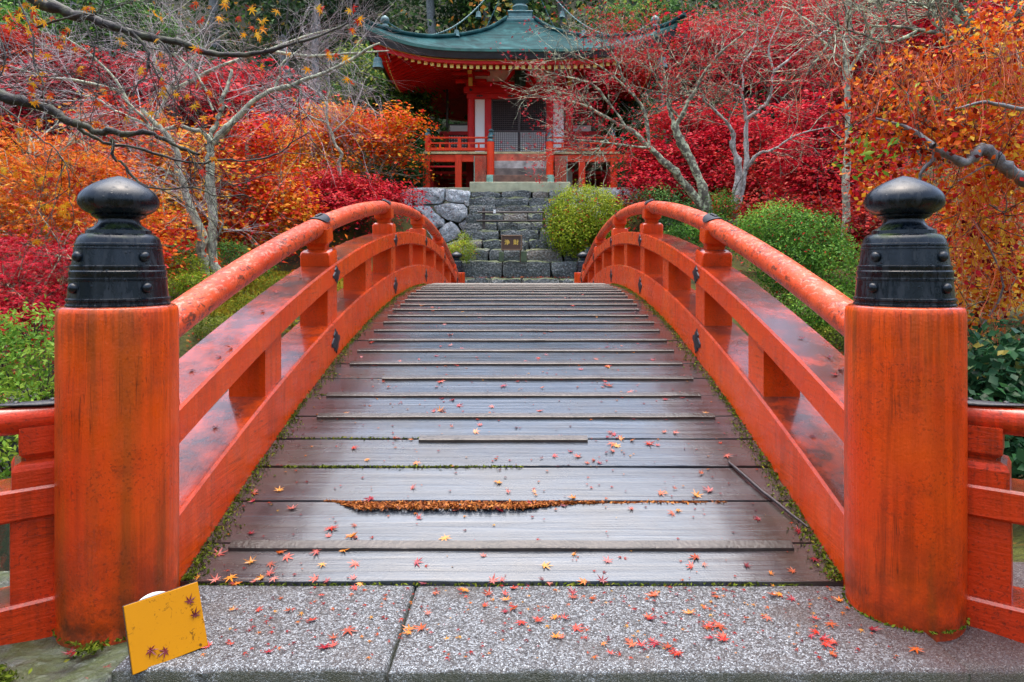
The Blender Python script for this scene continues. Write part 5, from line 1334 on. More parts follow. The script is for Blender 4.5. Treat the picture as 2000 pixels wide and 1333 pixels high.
# near right tree: crooked grey limb, upright orange shoots, yellow and orange leaves
nr_t = thing("deciduous_tree", "near right tree with crooked grey limb, orange shoots and yellow leaves", "tree", (4.6, 5.2, -0.2))
tw = Twigs(); main = px_path([(2140, 480), (2060, 390), (2000, 350), (1962, 328), (1938, 300), (1920, 291), (1905, 300), (1888, 318), (1868, 312), (1840, 298), (1822, 284)], 5.1, 4.9)
limb(tw, main, .055, .024, 10, .25)
limb(tw, px_path([(2300, 900), (2200, 650), (2140, 480)], 5.2, 5.1), .075, .055, 10)
limb(tw, px_path([(1822, 284), (1795, 262), (1760, 245), (1710, 232)], 4.9, 5.1), .02, .008, 8)
limb(tw, px_path([(1826, 290), (1822, 312), (1800, 335), (1796, 362)], 4.95, 5.0), .018, .012, 8)
limb(tw, px_path([(2120, 225), (2000, 214), (1950, 205), (1920, 200), (1880, 210), (1840, 216)], 5.0, 4.9), .02, .006, 8)
limb(tw, px_path([(1962, 328), (1930, 322), (1900, 338), (1870, 355)], 5.05, 5.0), .008, .003, 5)
limb(tw, px_path([(1990, 860), (1900, 690), (1960, 560), (1900, 430)], 5.3, 5.2), .012, .006, 5)
put("trunk", tw.mesh("trunk"), mat_bark("mottled_grey_limb", (0.05, 0.04, 0.04), (0.20, 0.19, 0.19), 0.35, (0.45, 0.46, 0.44), 0.0, 0.4), nr_t)
tw = Twigs()
for (px, py, y, nn, L) in [(1700, 215, 5.1, 22, .45), (1780, 210, 5.05, 26, .5), (1850, 200, 5.1, 26, .5), (1920, 200, 5.0, 28, .55), (1980, 220, 5.0, 28, .6), (1960, 420, 5.3, 26, .6), (1900, 520, 5.3, 30, .5), (1960, 600, 5.2, 24, .5), (1860, 360, 5.4, 22, .5), (1660, 210, 5.3, 18, .5), (1930, 680, 5.3, 16, .4)]:
    for _ in range(nn):
        p = np.array(P(px + rng.normal() * 42, py + rng.normal() * 34, y + rng.normal() * .22)); d = np.array([rng.normal() * .42, rng.normal() * .3, 1.0])
        tw.grow(p, d, L * rng.uniform(.3, .75), .0032, 0, 1, grav=.35, wig=.3, kids=3, spread=.5, sides=(4, 3, 3, 3, 3), seg=5)
put("shoots", tw.mesh("shoots"), B_redtwig, nr_t)
tw = Twigs()
for (px, py) in [(1760, 260), (1840, 240), (1900, 300), (1960, 200), (1980, 420), (1880, 420), (1940, 540), (1720, 220), (1800, 180), (1930, 120)]:
    for _ in range(9):
        p = np.array(P(px + rng.normal() * 45, py + rng.normal() * 40, 4.95 + abs(rng.normal()) * .25)); tw.grow(p, np.array([rng.normal(), rng.normal() * .4, rng.normal() * .6 + .2]), .34 * rng.uniform(.6, 1.3), .0045, 0, 1, wig=.5, kids=4, spread=.7, sides=(4, 3, 3, 3, 3), seg=5)
put("twigs", tw.mesh("twigs"), B_dark, nr_t)
ORBL = [PB(1830, 270, 5.1, 70, 55), PB(1760, 220, 5.2, 55, 40), PB(1900, 250, 5.3, 65, 60), PB(1960, 330, 5.4, 60, 70), PB(1880, 390, 5.5, 70, 60), PB(1920, 480, 5.5, 60, 60), PB(1700, 290, 5.3, 45, 45), PB(1960, 560, 5.4, 50, 60), PB(1740, 370, 5.5, 50, 40), PB(1880, 140, 5.5, 60, 40), PB(1900, 590, 5.4, 35, 60), PB(1980, 150, 5.4, 60, 70), PB(1700, 190, 5.4, 50, 30)]
crown("crown", nr_t, ORBL + [PB(1800, 130, 5.6, 70, 40), PB(1940, 60, 5.6, 70, 50)], 6800, 0.046, L_orange, 31, pads=230, pad_r=(.09, .05), shape=SH_KITE, tint=(0.68, 0.4, 0.8), up=.35, jit=.9, shell=.2, layered=False)
crown("tip_leaves", nr_t, ORBL, 1500, 0.05, L_mixed, 32, pads=200, pad_r=(.12, .08), shape=SH_KITE, tint=(0.3, 0.3, 0.3), up=.3, jit=.9, shell=.1, layered=False)
crown("green_leaves", nr_t, [PB(1690, 285, 5.0, 40, 26), PB(1780, 190, 5.2, 40, 20), PB(1900, 200, 5.3, 40, 20)], 150, 0.07, L_azalea, 33, pads=40, pad_r=(.08, .06), shape=SH_LANCE, tint=(0.8, 0.1, 0.1), up=.4, jit=.8)

# ---------------------------------------------------------------- evergreens behind and beside the temple
auto_tree("evergreen_tree", "broadleaf evergreen tree with drooping leaves left of the temple eave", "evergreen tree", (-6.0, 30.0, 4.3),
    [PB(760, 170, 29, 60, 40), PB(730, 130, 29.5, 50, 30), PB(790, 210, 29, 40, 40), PB(800, 270, 28, 40, 40), PB(780, 330, 27.5, 45, 45), PB(700, 200, 29.5, 40, 40), PB(720, 340, 28, 40, 30)],
    22000, 0.2, L_green, B_dark, 41, 0.14, pads=200, pad_r=(.35, .16), shape=SH_LANCE, tint=(0.5, 0.2, 0.4), zt=.55, up=.5, out=.6, jit=.6, layered=False)
auto_tree("evergreen_tree", "dark evergreen tree in the gap behind the temple's right corner", "evergreen tree", (6.5, 31.0, 4.5),
    [PB(1230, 60, 36, 70, 50), PB(1180, 90, 35, 60, 30), PB(1270, 330, 28, 40, 60), PB(1230, 250, 30, 40, 60), PB(1290, 40, 35, 50, 40)],
    14000, 0.22, L_green, B_dark, 42, 0.14, pads=120, pad_r=(.4, .2), shape=SH_LANCE, tint=(0.5, 0.2, 0.4), zt=.2, up=.5, out=.6, layered=False)
auto_tree("evergreen_tree", "bright green tree at the top left behind the mossy branch", "evergreen tree", (-17.5, 33.0, 4.8),
    [PB(70, 100, 31, 90, 45), PB(240, 50, 33, 90, 45), PB(20, 50, 32, 80, 40), PB(150, 60, 33, 60, 35), PB(330, 90, 33, 50, 30)],
    16000, 0.2, L_azalea, B_trunk, 43, 0.14, pads=150, pad_r=(.5, .15), tint=(0.30, 0.2, 0.3), up=.6, out=.5)
# the wooded hillside: one mass
C_ = []; hx = rng.uniform(-62, 62, 520); hy = 34 + 66 * rng.uniform(0, 1, 520) ** 1.2
blobs = []
for x, y in zip(hx, hy):
    if abs(x) > 0.85 * y + 6: continue
    z = gz(x, y); s_ = rng.uniform(1.6, 3.4); hgt = rng.uniform(1.0, 8.5); blobs.append((x, y, z + hgt, s_, s_, s_ * rng.uniform(.5, .9), s_ * s_))
wood = crown("wooded_hillside", None, blobs, 240000, 0.36, L_forest, 51, pads=5200, pad_r=(.75, .28), tint=(0.48, 0.28, 0.45), up=.55, out=.7, jit=.6, shell=.6, layered=False, nscale=.25)
tag(wood, "dense dark wooded hillside rising behind the temple", kind="stuff")
def cedar(px, y, r, label, top=13.0, tint=.35):
    x = P(px, 0, y)[0]; z0 = gz(x, y) - .2; root = thing("cedar_tree", label, "cedar tree", (x, y, z0), None)
    tw = Twigs(); pts = np.array([[x + .12 * math.sin(i * 1.1), y, z0 + (top + 2) * i / 10] for i in range(11)]); tw.tube(pts, r * np.linspace(1.1, .45, 11), 0, 12); put("trunk", tw.mesh("trunk"), B_trunk, root)
    bl = [(x + rng.normal() * 1.1, y + rng.normal() * 1.1 + .6, z0 + top * (0.62 + .42 * i / 7), 1.5 - i * .12, 1.5 - i * .12, .6) for i in range(8)]
    crown("crown", root, bl, 3500, .26, L_forest, int(px), pads=70, pad_r=(.45, .15), tint=(tint, .2, .4), up=.4, out=.7)
for a in [(620, 31, .17, "pale grey straight trunk rising left of the bright orange maple"), (642, 33, .13, "thinner grey trunk close right of the pale straight trunk"), (843, 44, .30, "dark cedar trunk nearest the left side of the temple finial"),
          (922, 46, .42, "thick dark cedar trunk left of the temple finial"), (953, 44, .30, "dark cedar trunk left of the finial, its left neighbour thicker"), (972, 45, .34, "reddish cedar trunk closest to the finial"), (555, 40, .25, "slim cedar behind the bare grey twigs"), (420, 42, .3, "cedar trunk above the forked pale tree"), (1100, 48, .35, "cedar right of the finial"), (1180, 44, .3, "cedar above the right roof corner"), (150, 40, .3, "cedar at the top left among green leaves")]: cedar(*a)

# ---------------------------------------------------------------- bare and lichen covered trees
# forked pale tree on the left bank
t1 = thing("bare_tree", "bare pale tree with forked lichen trunks and grey twigs on the left bank", "bare tree", P(412, 545, 14.0))
tw = Twigs(); fine = Twigs(); Y = 14.0
paths = [([(398, 560), (398, 520), (393, 480), (383, 430), (365, 385), (352, 345), (345, 300), (325, 262), (300, 240), (275, 215)], .10, .04, 14.0, 13.6),
    ([(424, 560), (420, 500), (414, 450), (410, 380), (409, 310), (413, 275)], .105, .085, 14.1, 14.2),
    ([(413, 275), (425, 240), (432, 205), (447, 172), (452, 140)], .07, .03, 14.2, 14.6),
    ([(413, 278), (432, 262), (460, 235), (490, 205), (525, 180), (568, 167), (612, 150), (660, 131), (705, 104), (740, 85)], .075, .02, 14.2, 14.0),
    ([(412, 282), (395, 262), (372, 252), (338, 248), (300, 254), (285, 236), (265, 214), (240, 190)], .05, .02, 14.2, 13.4),
    ([(298, 256), (270, 240), (235, 222), (200, 200), (150, 185)], .03, .012, 13.7, 13.2),
    ([(568, 167), (584, 172), (588, 190), (582, 210)], .03, .015, 14.1, 14.0), ([(420, 215), (400, 170), (370, 130), (340, 100)], .03, .012, 14.4, 14.4), ([(530, 178), (545, 150), (560, 120), (600, 85)], .03, .012, 14.1, 14.4),
    ([(352, 345), (330, 340), (310, 330), (280, 325)], .03, .01, 13.9, 13.5), ([(412, 480), (432, 455), (440, 430)], .03, .012, 14.1, 14.0)]
for pp, r0, r1, ya, yb in paths:
    pth = px_path(pp, ya, yb); limb(tw, pth, r0, r1, 9, .2, .018)
    if r1 < .05:
        sprout(fine, pth, 8, 1.1, .008, 2, t0=.35, up=.3, grav=-.12, kids=5, spread=.75, ratio=.66, wig=.3, sides=(4, 3, 3, 3, 3), seg=5)
put("trunk", tw.mesh("trunk"), B_pale, t1); put("twigs", fine.mesh("twigs"), B_twig, t1)
# weeping grey twig masses further back
t2 = thing("bare_tree", "bare weeping tree with violet grey twigs at the upper left", "bare tree", (-7.5, 17.5, 1.6))
tw = Twigs(); fine = Twigs()
for pp in [[(300, 480), (280, 300), (240, 180), (180, 110), (120, 70)], [(280, 300), (330, 180), (380, 110), (450, 60)], [(330, 180), (430, 130), (520, 100), (600, 70), (680, 50)], [(240, 180), (160, 160), (90, 150), (20, 130)], [(330, 180), (300, 110), (290, 50)], [(520, 100), (600, 110), (680, 105), (760, 100)]]:
    pth = px_path(pp, 17.5, 16.8); limb(tw, pth, .055, .015, 7, .1)
    sprout(fine, pth, 11, 1.5, .008, 2, t0=.3, up=.2, grav=-.3, kids=5, spread=.7, ratio=.68, wig=.28, sides=(4, 3, 3, 3, 3), seg=5)
put("trunk", tw.mesh("trunk"), B_pale, t2); put("twigs", fine.mesh("twigs"), B_twig, t2)
t3 = thing("bare_tree", "small crooked bare tree standing in front of the bright orange maple", "bare tree", P(662, 330, 20.5))
tw = Twigs(); fine = Twigs()
for pp, r0, r1 in [([(664, 345), (662, 320), (667, 300), (655, 285), (648, 262), (640, 240), (638, 200), (645, 165)], .065, .025), ([(648, 262), (665, 245), (690, 220), (700, 195)], .03, .012), ([(640, 240), (610, 230), (585, 215), (560, 205)], .03, .012), ([(638, 205), (620, 180), (600, 160)], .025, .01)]:
    pth = px_path(pp, 20.5, 20.3); limb(tw, pth, r0, r1, 8, .15); sprout(fine, pth, 9, 1.0, .009, 2, t0=.5, grav=-.3, kids=5, sides=(4, 3, 3, 3, 3), seg=4)
put("trunk", tw.mesh("trunk"), B_pale, t3); put("twigs", fine.mesh("twigs"), B_twig, t3)

def lichen_tree(label, base, paths, leafn, seed, bark, nspr=14, L=1.3, tint=(.6, .2, .3), lsize=.085, lev=2, leafmat=None, twigmat=None, sub_up=.35):
    root = thing("maple_tree", label, "maple tree", base); tw = Twigs(); fine = Twigs()
    for pp, r0, r1, ya, yb in paths:
        pth = px_path(pp, ya, yb); limb(tw, pth, r0, r1, 9, .25, .02)
        if r1 < .05: sprout(fine, pth, nspr, L, .011, lev, t0=.2, up=sub_up, kids=4, spread=.8, ratio=.62, wig=.5, sides=(4, 3, 3, 3, 3), seg=5)
    put("trunk", tw.mesh("trunk"), bark, root); put("twigs", fine.mesh("twigs"), twigmat or B_lich, root)
    if leafn:
        tips = np.array(fine.tips); i = rng.integers(0, len(tips), leafn); i = i[vnoise(tips[i], 1.3, seed) > -.35]
        C = tips[i] + rng.normal(size=(len(i), 3)) * .09; N = rng.normal(size=(len(i), 3)) * .7 + [0, 0, .7]
        put("crown", leaf_mesh("crown", C, N, lsize * rng.uniform(.7, 1.3, len(i)), SH_STAR, tint[0] + tint[1] * vnoise(C, 1., seed + 1) + rng.normal(size=len(i)) * .15), leafmat or L_red, root)
lichen_tree("lichen covered maple leaning across the right side of the temple", P(1384, 425, 17.0), [
    ([(1392, 440), (1383, 418), (1372, 365), (1347, 311), (1328, 270), (1316, 243)], .13, .09, 17, 17),
    ([(1316, 243), (1310, 216), (1301, 179), (1300, 140), (1290, 90)], .06, .018, 17, 17.2),
    ([(1318, 248), (1330, 232), (1346, 196), (1369, 159), (1399, 111), (1436, 81), (1470, 44)], .06, .018, 17, 16.4),
    ([(1378, 410), (1336, 354), (1301, 321), (1267, 290), (1234, 258), (1205, 243)], .11, .05, 17, 16.6),
    ([(1205, 243), (1170, 222), (1135, 205), (1095, 195), (1060, 190)], .04, .012, 16.6, 16.2), ([(1262, 288), (1225, 285), (1190, 280), (1150, 275), (1110, 270)], .035, .01, 16.6, 16.2),
    ([(1267, 290), (1262, 223), (1240, 189), (1222, 162), (1206, 128), (1190, 95)], .05, .014, 16.7, 16.6), ([(1240, 189), (1200, 150), (1160, 125), (1110, 100)], .03, .01, 16.6, 16.4),
    ([(1222, 250), (1190, 200), (1150, 165), (1100, 150), (1070, 140)], .035, .01, 16.6, 16.3), ([(1301, 179), (1270, 140), (1262, 100), (1240, 70)], .03, .01, 17, 17),
    ([(1200, 243), (1170, 290), (1140, 300), (1100, 292)], .02, .008, 16.6, 16.3), ([(1330, 232), (1300, 190), (1330, 140), (1320, 90)], .03, .01, 17, 16.8)],
    6500, 61, B_lich, 11, .95, lsize=.10)
lichen_tree("white spotted maple trunk rising behind the right handrail crest", P(1435, 425, 18.0), [
    ([(1430, 440), (1434, 420), (1441, 371), (1443, 321), (1434, 287), (1432, 260)], .11, .07, 18, 18), ([(1432, 260), (1420, 240), (1402, 223), (1384, 203), (1370, 185)], .05, .02, 18, 17.8),
    ([(1438, 410), (1446, 390), (1457, 331), (1456, 270), (1458, 236)], .08, .055, 18.1, 18.2), ([(1458, 236), (1450, 176), (1430, 165), (1412, 155)], .045, .014, 18.2, 18), ([(1458, 238), (1482, 216), (1505, 189), (1511, 142), (1535, 120), (1558, 101), (1590, 80), (1622, 54)], .05, .014, 18.2, 17.6),
    ([(1511, 142), (1500, 100), (1515, 60), (1530, 20)], .03, .012, 18, 18), ([(1458, 328), (1480, 304), (1521, 284), (1565, 260), (1629, 246)], .045, .012, 18.1, 17.2), ([(1450, 176), (1455, 130), (1475, 90), (1480, 40)], .03, .012, 18.2, 18.3)],
    4200, 62, B_white, 11, 1.1, lsize=.10)
lichen_tree("straight grey lichen trunk left of the near right post", P(1651, 460, 15.0), [
    ([(1650, 480), (1653, 420), (1651, 354), (1657, 236), (1652, 120), (1657, 0), (1662, -80)], .085, .055, 15, 15), ([(1655, 130), (1620, 90), (1590, 70), (1560, 30)], .04, .012, 15, 14.5), ([(1655, 140), (1690, 90), (1720, 40), (1750, 0)], .04, .012, 15, 14.5), ([(1655, 60), (1620, 30), (1600, -20)], .03, .012, 15, 15)],
    2500, 63, B_pale, 10, 1.0)
lichen_tree("lichen crusted tree crossing the top right corner", P(1900, 640, 9.5), [
    ([(2080, 560), (2050, 300), (2000, 160), (1940, 90), (1880, 30), (1850, -40)], .09, .04, 9.5, 9.5), ([(1960, 110), (1900, 100), (1850, 70), (1790, 60), (1740, 50), (1690, 55)], .04, .012, 9.5, 9.3), ([(1900, 50), (1840, 20), (1780, 10), (1700, -10)], .035, .012, 9.5, 9.6),
    ([(1960, 110), (1960, 60), (1990, 20), (2020, -20)], .03, .012, 9.5, 9.2), ([(1790, 60), (1740, 85), (1700, 75), (1640, 60), (1610, 70)], .02, .008, 9.3, 9.2), ([(1850, 70), (1820, 40), (1810, 0)], .02, .01, 9.4, 9.4)],
    700, 64, B_lich, 16, .7)

# ---------------------------------------------------------------- overhanging maple, near left
om = thing("maple_tree", "near overhanging maple with dark mossy branches and yellow hanging leaves", "maple tree", (-4.9, 5.0, -0.1))
tw = Twigs(); fine = Twigs()
limb(tw, np.array([(-4.9, 5.0, -.2), (-4.85, 4.95, .8), (-4.7, 4.9, 1.7), (-4.55, 4.8, 2.4), (-4.3, 4.7, 2.9)]), .16, .09, 12)
big = [([(-210, -70), (-60, -50), (52, -8), (87, 12), (140, 26), (185, 38), (227, 55), (280, 72), (336, 80), (385, 96), (420, 105), (465, 111), (525, 102), (560, 89), (623, 70), (680, 48)], .060, .006, 4.6, 4.9),
    ([(-260, 200), (-120, 170), (0, 187), (42, 197), (80, 207), (115, 227), (150, 245), (196, 256), (227, 262), (280, 262), (322, 273), (357, 289), (388, 304)], .052, .010, 4.7, 4.9),
    ([(150, 246), (182, 270), (227, 281), (297, 298), (350, 311), (402, 318), (472, 315), (525, 305), (560, 284), (600, 260)], .016, .004, 4.85, 5.1),
    ([(217, 277), (224, 305), (245, 330), (273, 354), (315, 371), (367, 367), (420, 381), (480, 384)], .014, .004, 4.8, 4.9),
    ([(259, 66), (287, 101), (290, 126), (276, 158), (259, 196)], .015, .003, 4.7, 4.6), ([(310, 80), (336, 106), (343, 154)], .009, .003, 4.7, 4.65),
    ([(35, 0), (66, 70), (66, 119), (80, 150), (88, 180)], .009, .003, 4.5, 4.4), ([(0, 206), (45, 238), (87, 276), (115, 304), (136, 343), (138, 392), (143, 441)], .007, .002, 4.6, 4.5),
    ([(290, 120), (310, 150), (335, 190), (370, 230), (400, 260)], .007, .002, 4.7, 4.9), ([(60, 60), (150, 30), (190, 28), (205, -10)], .010, .004, 4.6, 4.5), ([(-20, 40), (15, 110), (-10, 170), (5, 260)], .007, .003, 4.5, 4.4),
    ([(357, 289), (385, 325), (430, 350), (480, 370)], .006, .002, 4.9, 5.0), ([(160, 35), (185, 90), (195, 140), (230, 180)], .006, .002, 4.65, 4.6), ([(465, 111), (500, 150), (520, 180), (540, 220)], .005, .002, 4.9, 4.9), ([(560, -20), (565, 60), (570, 100), (590, 130)], .004, .0015, 4.7, 4.7)]
allp = []
for pp, r0, r1, ya, yb in big:
    pth = px_path(pp, ya, yb); limb(tw, pth, r0 * .8, r1, 10, .22, .008); allp.append(pth)
    sprout(fine, pth, 12 if r0 > .02 else 6, .42, .0036, 2, t0=.12, up=.0, grav=-.2, kids=4, spread=.7, ratio=.6, wig=.5, sides=(4, 3, 3, 3, 3), seg=5)
put("trunk", tw.mesh("trunk"), B_dark, om); put("twigs", fine.mesh("twigs"), B_dark, om)
def maple_leaf_mesh(size, seed, curl=.12, stem=True):
    r = random.Random(seed); V = [(0, 0, 0)]; sx = r.uniform(.85, 1.1); w = r.uniform(.7, 1.2)
    for i, (a, b) in enumerate(MO):
        L = math.hypot(a, b); tipq = L > .3; z = curl * L * L * r.uniform(-.3, 1.6) * w
        V.append((a * size * sx * r.uniform(.92, 1.06), b * size * r.uniform(.92, 1.06), z * size))
    n = len(MO); Fc = [(0, 1 + (i + 1) % n, 1 + i) for i in range(n)]
    if stem:
        b = len(V); bx_, by_ = r.uniform(-.3, .3), -r.uniform(.6, .9)
        V += [(-.018 * size, -.06 * size, .0), (.018 * size, -.06 * size, 0), ((bx_ * .5 + .015) * size, by_ * .5 * size, .08 * size), ((bx_ * .5 - .015) * size, by_ * .5 * size, .08 * size), ((bx_) * size, by_ * size, .02 * size)]
        Fc += [(b, b + 1, b + 2, b + 3), (b + 3, b + 2, b + 4)]
    return V, Fc
# hanging leaves as sub-meshes joined by colour
spots = [(125, 77), (30, 35), (22, 48), (45, 55), (35, 25), (55, 45), (165, 138), (235, 125), (260, 117), (345, 185), (310, 190), (365, 188), (385, 165), (505, 72), (515, 60), (487, 15), (375, 12), (395, 40), (560, 98), (565, 105), (600, 135), (655, 108), (675, 115), (340, 242), (188, 240), (320, 160), (400, 155), (510, 130), (540, 22), (300, 25), (130, 60), (60, 170), (70, 200), (95, 190), (440, 10), (465, 35), (30, 262), (8, 335), (28, 340), (45, 337), (100, 350), (150, 370), (145, 385), (155, 365), (120, 415), (80, 440), (415, 310), (392, 338), (195, 205), (60, 150), (90, 150), (10, 30), (45, 10), (520, 250), (640, 105), (690, 15), (275, 135), (240, 85), (515, 40), (100, 35)]
spots += [(rnd.uniform(-20, 330) if rnd.random() < .6 else rnd.uniform(300, 720), rnd.uniform(5, 250)) for _ in range(45)] + [(rnd.gauss(130, 45), rnd.gauss(385, 35)) for _ in range(22)] + [(rnd.gauss(40, 35), rnd.gauss(50, 30)) for _ in range(16)]
Vh = {0: [], 1: []}; Fh = {0: [], 1: []}; Th = {0: [], 1: []}
for i, (px, py) in enumerate(spots):
    for q in range(rnd.choice((1, 2, 2, 3))):
        y = 4.55 + rnd.uniform(-.15, .25); p = Vector(P(px + rnd.uniform(-9, 9) * (q > 0), py + rnd.uniform(-9, 9) * (q > 0), y)); V, Fc = maple_leaf_mesh(rnd.uniform(.036, .05), i * 7 + q, .3)
        Mx = Matrix.Translation(p) @ Euler((R(rnd.uniform(-130, -50)), R(rnd.uniform(-50, 50)), R(rnd.uniform(-70, 70))), 'XYZ').to_matrix().to_4x4()
        c = 0 if rnd.random() < .6 else 1; b = len(Vh[c]); Vh[c] += [Mx @ Vector(v) for v in V]; Fh[c] += [tuple(j + b for j in f) for f in Fc]; Th[c] += [rnd.uniform(.1, .9)] * len(Fc)
for c, mm, nm in ((0, L_yellow, "yellow_leaves"), (1, L_scarlet, "red_leaves")):
    me = py_mesh(nm, Vh[c], Fh[c]); a = me.attributes.new("tint", 'FLOAT', 'FACE'); a.data.foreach_set("value", Th[c]); put(nm, me, mm, om)

# ---------------------------------------------------------------- shrubs
def shrub(label, blobs, n, size, mat, seed, cat="azalea bush", shape=SH_LANCE, tint=(.5, .2, .3), pad=.07, name="azalea_bush", group=None, zt=.2):
    b = blobs[0]; z0 = min(q[2] - q[5] for q in blobs); root = thing(name, label, cat, (b[0], b[1], z0), group)
    tw = Twigs()
    for q in blobs:
        for _ in range(7):
            d = np.array([rng.normal() * .6, rng.normal() * .6, 1.0]); tw.grow(np.array([q[0], q[1], q[2] - q[5] * 1.0]), d, q[5] * 1.1, .012 * max(.5, q[3]), 0, 1, kids=4, wig=.4, sides=(4, 3, 3, 3, 3), seg=4)
    put("stems", tw.mesh("stems"), B_dark, root)
    C, O, K = blob_points(blobs, n, int(n / 22), (pad * 1.5, pad * .9), seed, False, .76, False)
    m = len(C); N = O * 1.0 + rng.normal(size=(m, 3)) * .65 + [0, 0, .35]
    t = tint[0] + tint[1] * vnoise(C, 2.0 / max(.3, b[3]), seed) + tint[2] * (K - .5) + rng.normal(size=m) * .1 + zt * O[:, 2] * .5
    t = np.clip(t, 0, .955); t[rng.uniform(size=m) < (.03 if mat is L_lime else .012)] = 1.0
    put("foliage", leaf_mesh("foliage", C, N, size * rng.uniform(.7, 1.3, m), shape, t), mat, root); return root
shrub("round yellow green azalea right of the stone staircase, flecked with red leaves", [PB(1142, 420, 21.3, 72, 55, 1.0), PB(1120, 455, 21.0, 50, 45, .8), PB(1180, 440, 21.2, 48, 55, .9)], 20000, .085, L_lime, 71, tint=(.60, .22, .5), pad=.085)
shrub("large green azalea behind the right handrail", [PB(1520, 440, 12, 60, 42, .7), PB(1470, 460, 12.5, 45, 40, .6), PB(1580, 470, 11.5, 60, 55, .7), PB(1620, 530, 11, 55, 65, .7), PB(1540, 520, 11.5, 60, 55, .6), PB(1600, 600, 10.5, 60, 40, .5)], 19000, .058, L_azalea, 72, tint=(.60, .2, .55), pad=.065)
shrub("small upright yellow green shrub left of the large green azalea", [PB(1410, 400, 17, 28, 24, .4), PB(1385, 440, 16.5, 30, 24, .4), PB(1340, 460, 16, 40, 20, .4)], 3500, .07, L_azalea, 73, tint=(.45, .2, .3))
shrub("little round golden green bush at the left foot of the staircase", [PB(905, 490, 20.2, 23, 20, .35), PB(884, 487, 20.3, 14, 10, .2), PB(906, 468, 20.4, 9, 14, .15)], 3600, .045, L_lime, 74, tint=(.55, .15, .25), pad=.05)
shrub("green azalea with upright shoots beside the near left post", [PB(60, 640, 4.7, 55, 38, .32), PB(20, 700, 4.6, 60, 60, .35), PB(85, 730, 4.5, 50, 60, .32), PB(40, 800, 4.4, 60, 50, .3), PB(-60, 700, 4.5, 60, 90, .35), PB(20, 880, 4.2, 60, 50, .25)], 4800, .042, L_azalea, 75, tint=(.86, .2, .35), pad=.035)
shrub("lime green rounded azalea under the forked pale trunk", [PB(365, 530, 13.6, 35, 32, .35), PB(395, 560, 13, 45, 28, .4), PB(340, 560, 13, 30, 30, .3)], 5200, .05, L_lime, 76, tint=(.42, .2, .35), pad=.05)
shrub("dark clipped azalea between the forked pale trunk and the left handrail", [PB(450, 500, 15.5, 35, 28, .4), PB(490, 520, 15, 40, 22, .4), PB(370, 490, 15, 32, 26, .4)], 5200, .05, L_azalea, 77, tint=(.35, .2, .3), pad=.06)
shrub("glossy dark camellia behind the near right wing fence", [PB(1930, 720, 4.8, 60, 50, .3), PB(1990, 760, 4.6, 60, 60, .3), PB(1920, 800, 4.5, 50, 50, .28), PB(1990, 680, 4.9, 50, 40, .3), PB(1960, 880, 4.3, 60, 50, .25)], 2100, .075, L_dark, 78, cat="camellia bush", shape=SH_KITE, tint=(.5, .2, .35), pad=.06, name="camellia_bush")
shrub("moss green low bush under the left handrail", [PB(430, 640, 11.5, 50, 24, .4), PB(500, 600, 12.5, 45, 22, .4), PB(555, 560, 14, 45, 18, .5)], 8000, .04, L_moss, 79, cat="low bush", name="low_bush", tint=(.6, .25, .3), pad=.05)
shrub("low moss green bush under the right handrail beside dark rocks", [PB(1560, 640, 11, 50, 30, .4), PB(1620, 660, 10, 40, 24, .4), PB(1500, 590, 12, 50, 30, .4)], 7000, .04, L_moss, 80, cat="low bush", name="low_bush", tint=(.45, .25, .3), pad=.05)
shrub("small dark green bushes at the far right of the pale veranda wall", [PB(1240, 330, 24, 40, 26, .5), PB(1290, 400, 21, 50, 30, .6), PB(1330, 430, 19, 50, 30, .5)], 5200, .10, L_green, 82, cat="dark bush", name="dark_bush", tint=(.4, .2, .3), pad=.14)
shrub("dark green bush below the evergreen, left of the boulder wall", [PB(800, 330, 25, 30, 40, .8), PB(760, 320, 25.5, 50, 40, .8)], 5200, .12, L_green, 83, cat="dark bush", name="dark_bush", tint=(.35, .2, .3), pad=.16)
# golden grass strip on the far bank
n = 9000; C = np.stack([rng.uniform(-6.5, -2.2, n), rng.uniform(12.0, 17.5, n), np.zeros(n)], 1); C[:, 2] = [gz(x, y) + .05 for x, y, _ in C]
gr_ = put("bank_grass", leaf_mesh("bank_grass", C, rng.normal(size=(n, 3)) + [0, -1.2, .1], .13 * rng.uniform(.5, 1.4, n), SH_LANCE, rng.uniform(0, 1, n)), L_gold); tag(gr_, "golden green grass and moss on the far left bank", kind="stuff")
# rocks on the banks
for i, (x, y, s_) in enumerate([(-3.0, 9.0, .5), (-4.2, 9.6, .6), (-5.2, 10.3, .7), (-2.6, 10.6, .5), (2.9, 8.9, .5), (4.0, 9.4, .6), (5.2, 9.8, .7), (2.5, 11.4, .5), (-6.4, 8.8, .6), (-3.4, 12.0, .35), (3.5, 12.3, .4), (-2.4, 13.5, .3), (2.6, 14.5, .35), (-3.2, 7.2, .45), (3.3, 6.9, .45)]):
    z = max(gz(x, y), -.75); r_ = thing("pond_rock", "%s mossy rock on the %s pond bank, %s" % ("large" if s_ > .5 else "middling" if s_ > .4 else "small", "left" if x < 0 else "right", ["by the beam foot", "one step out", "outermost", "past the widest rocks"][i % 4] + (" on the far side" if y > 10 else "")), "rock", (x, y, z), "mossy rocks along the pond bank")
    stone_box("rock", x - s_, x + s_, y - s_ * .7, y + s_ * .7, z - .2, z + s_ * .7, M_rock, r_, i * 3.7, .16)

# ---------------------------------------------------------------- moss, chips and fallen leaves
def ground_at(x, y):
    if y >= 2.992: return dz(y) + .001, math.atan(dslope(y))
    if x < -1.365: return -.03, 0
    return .022, 0
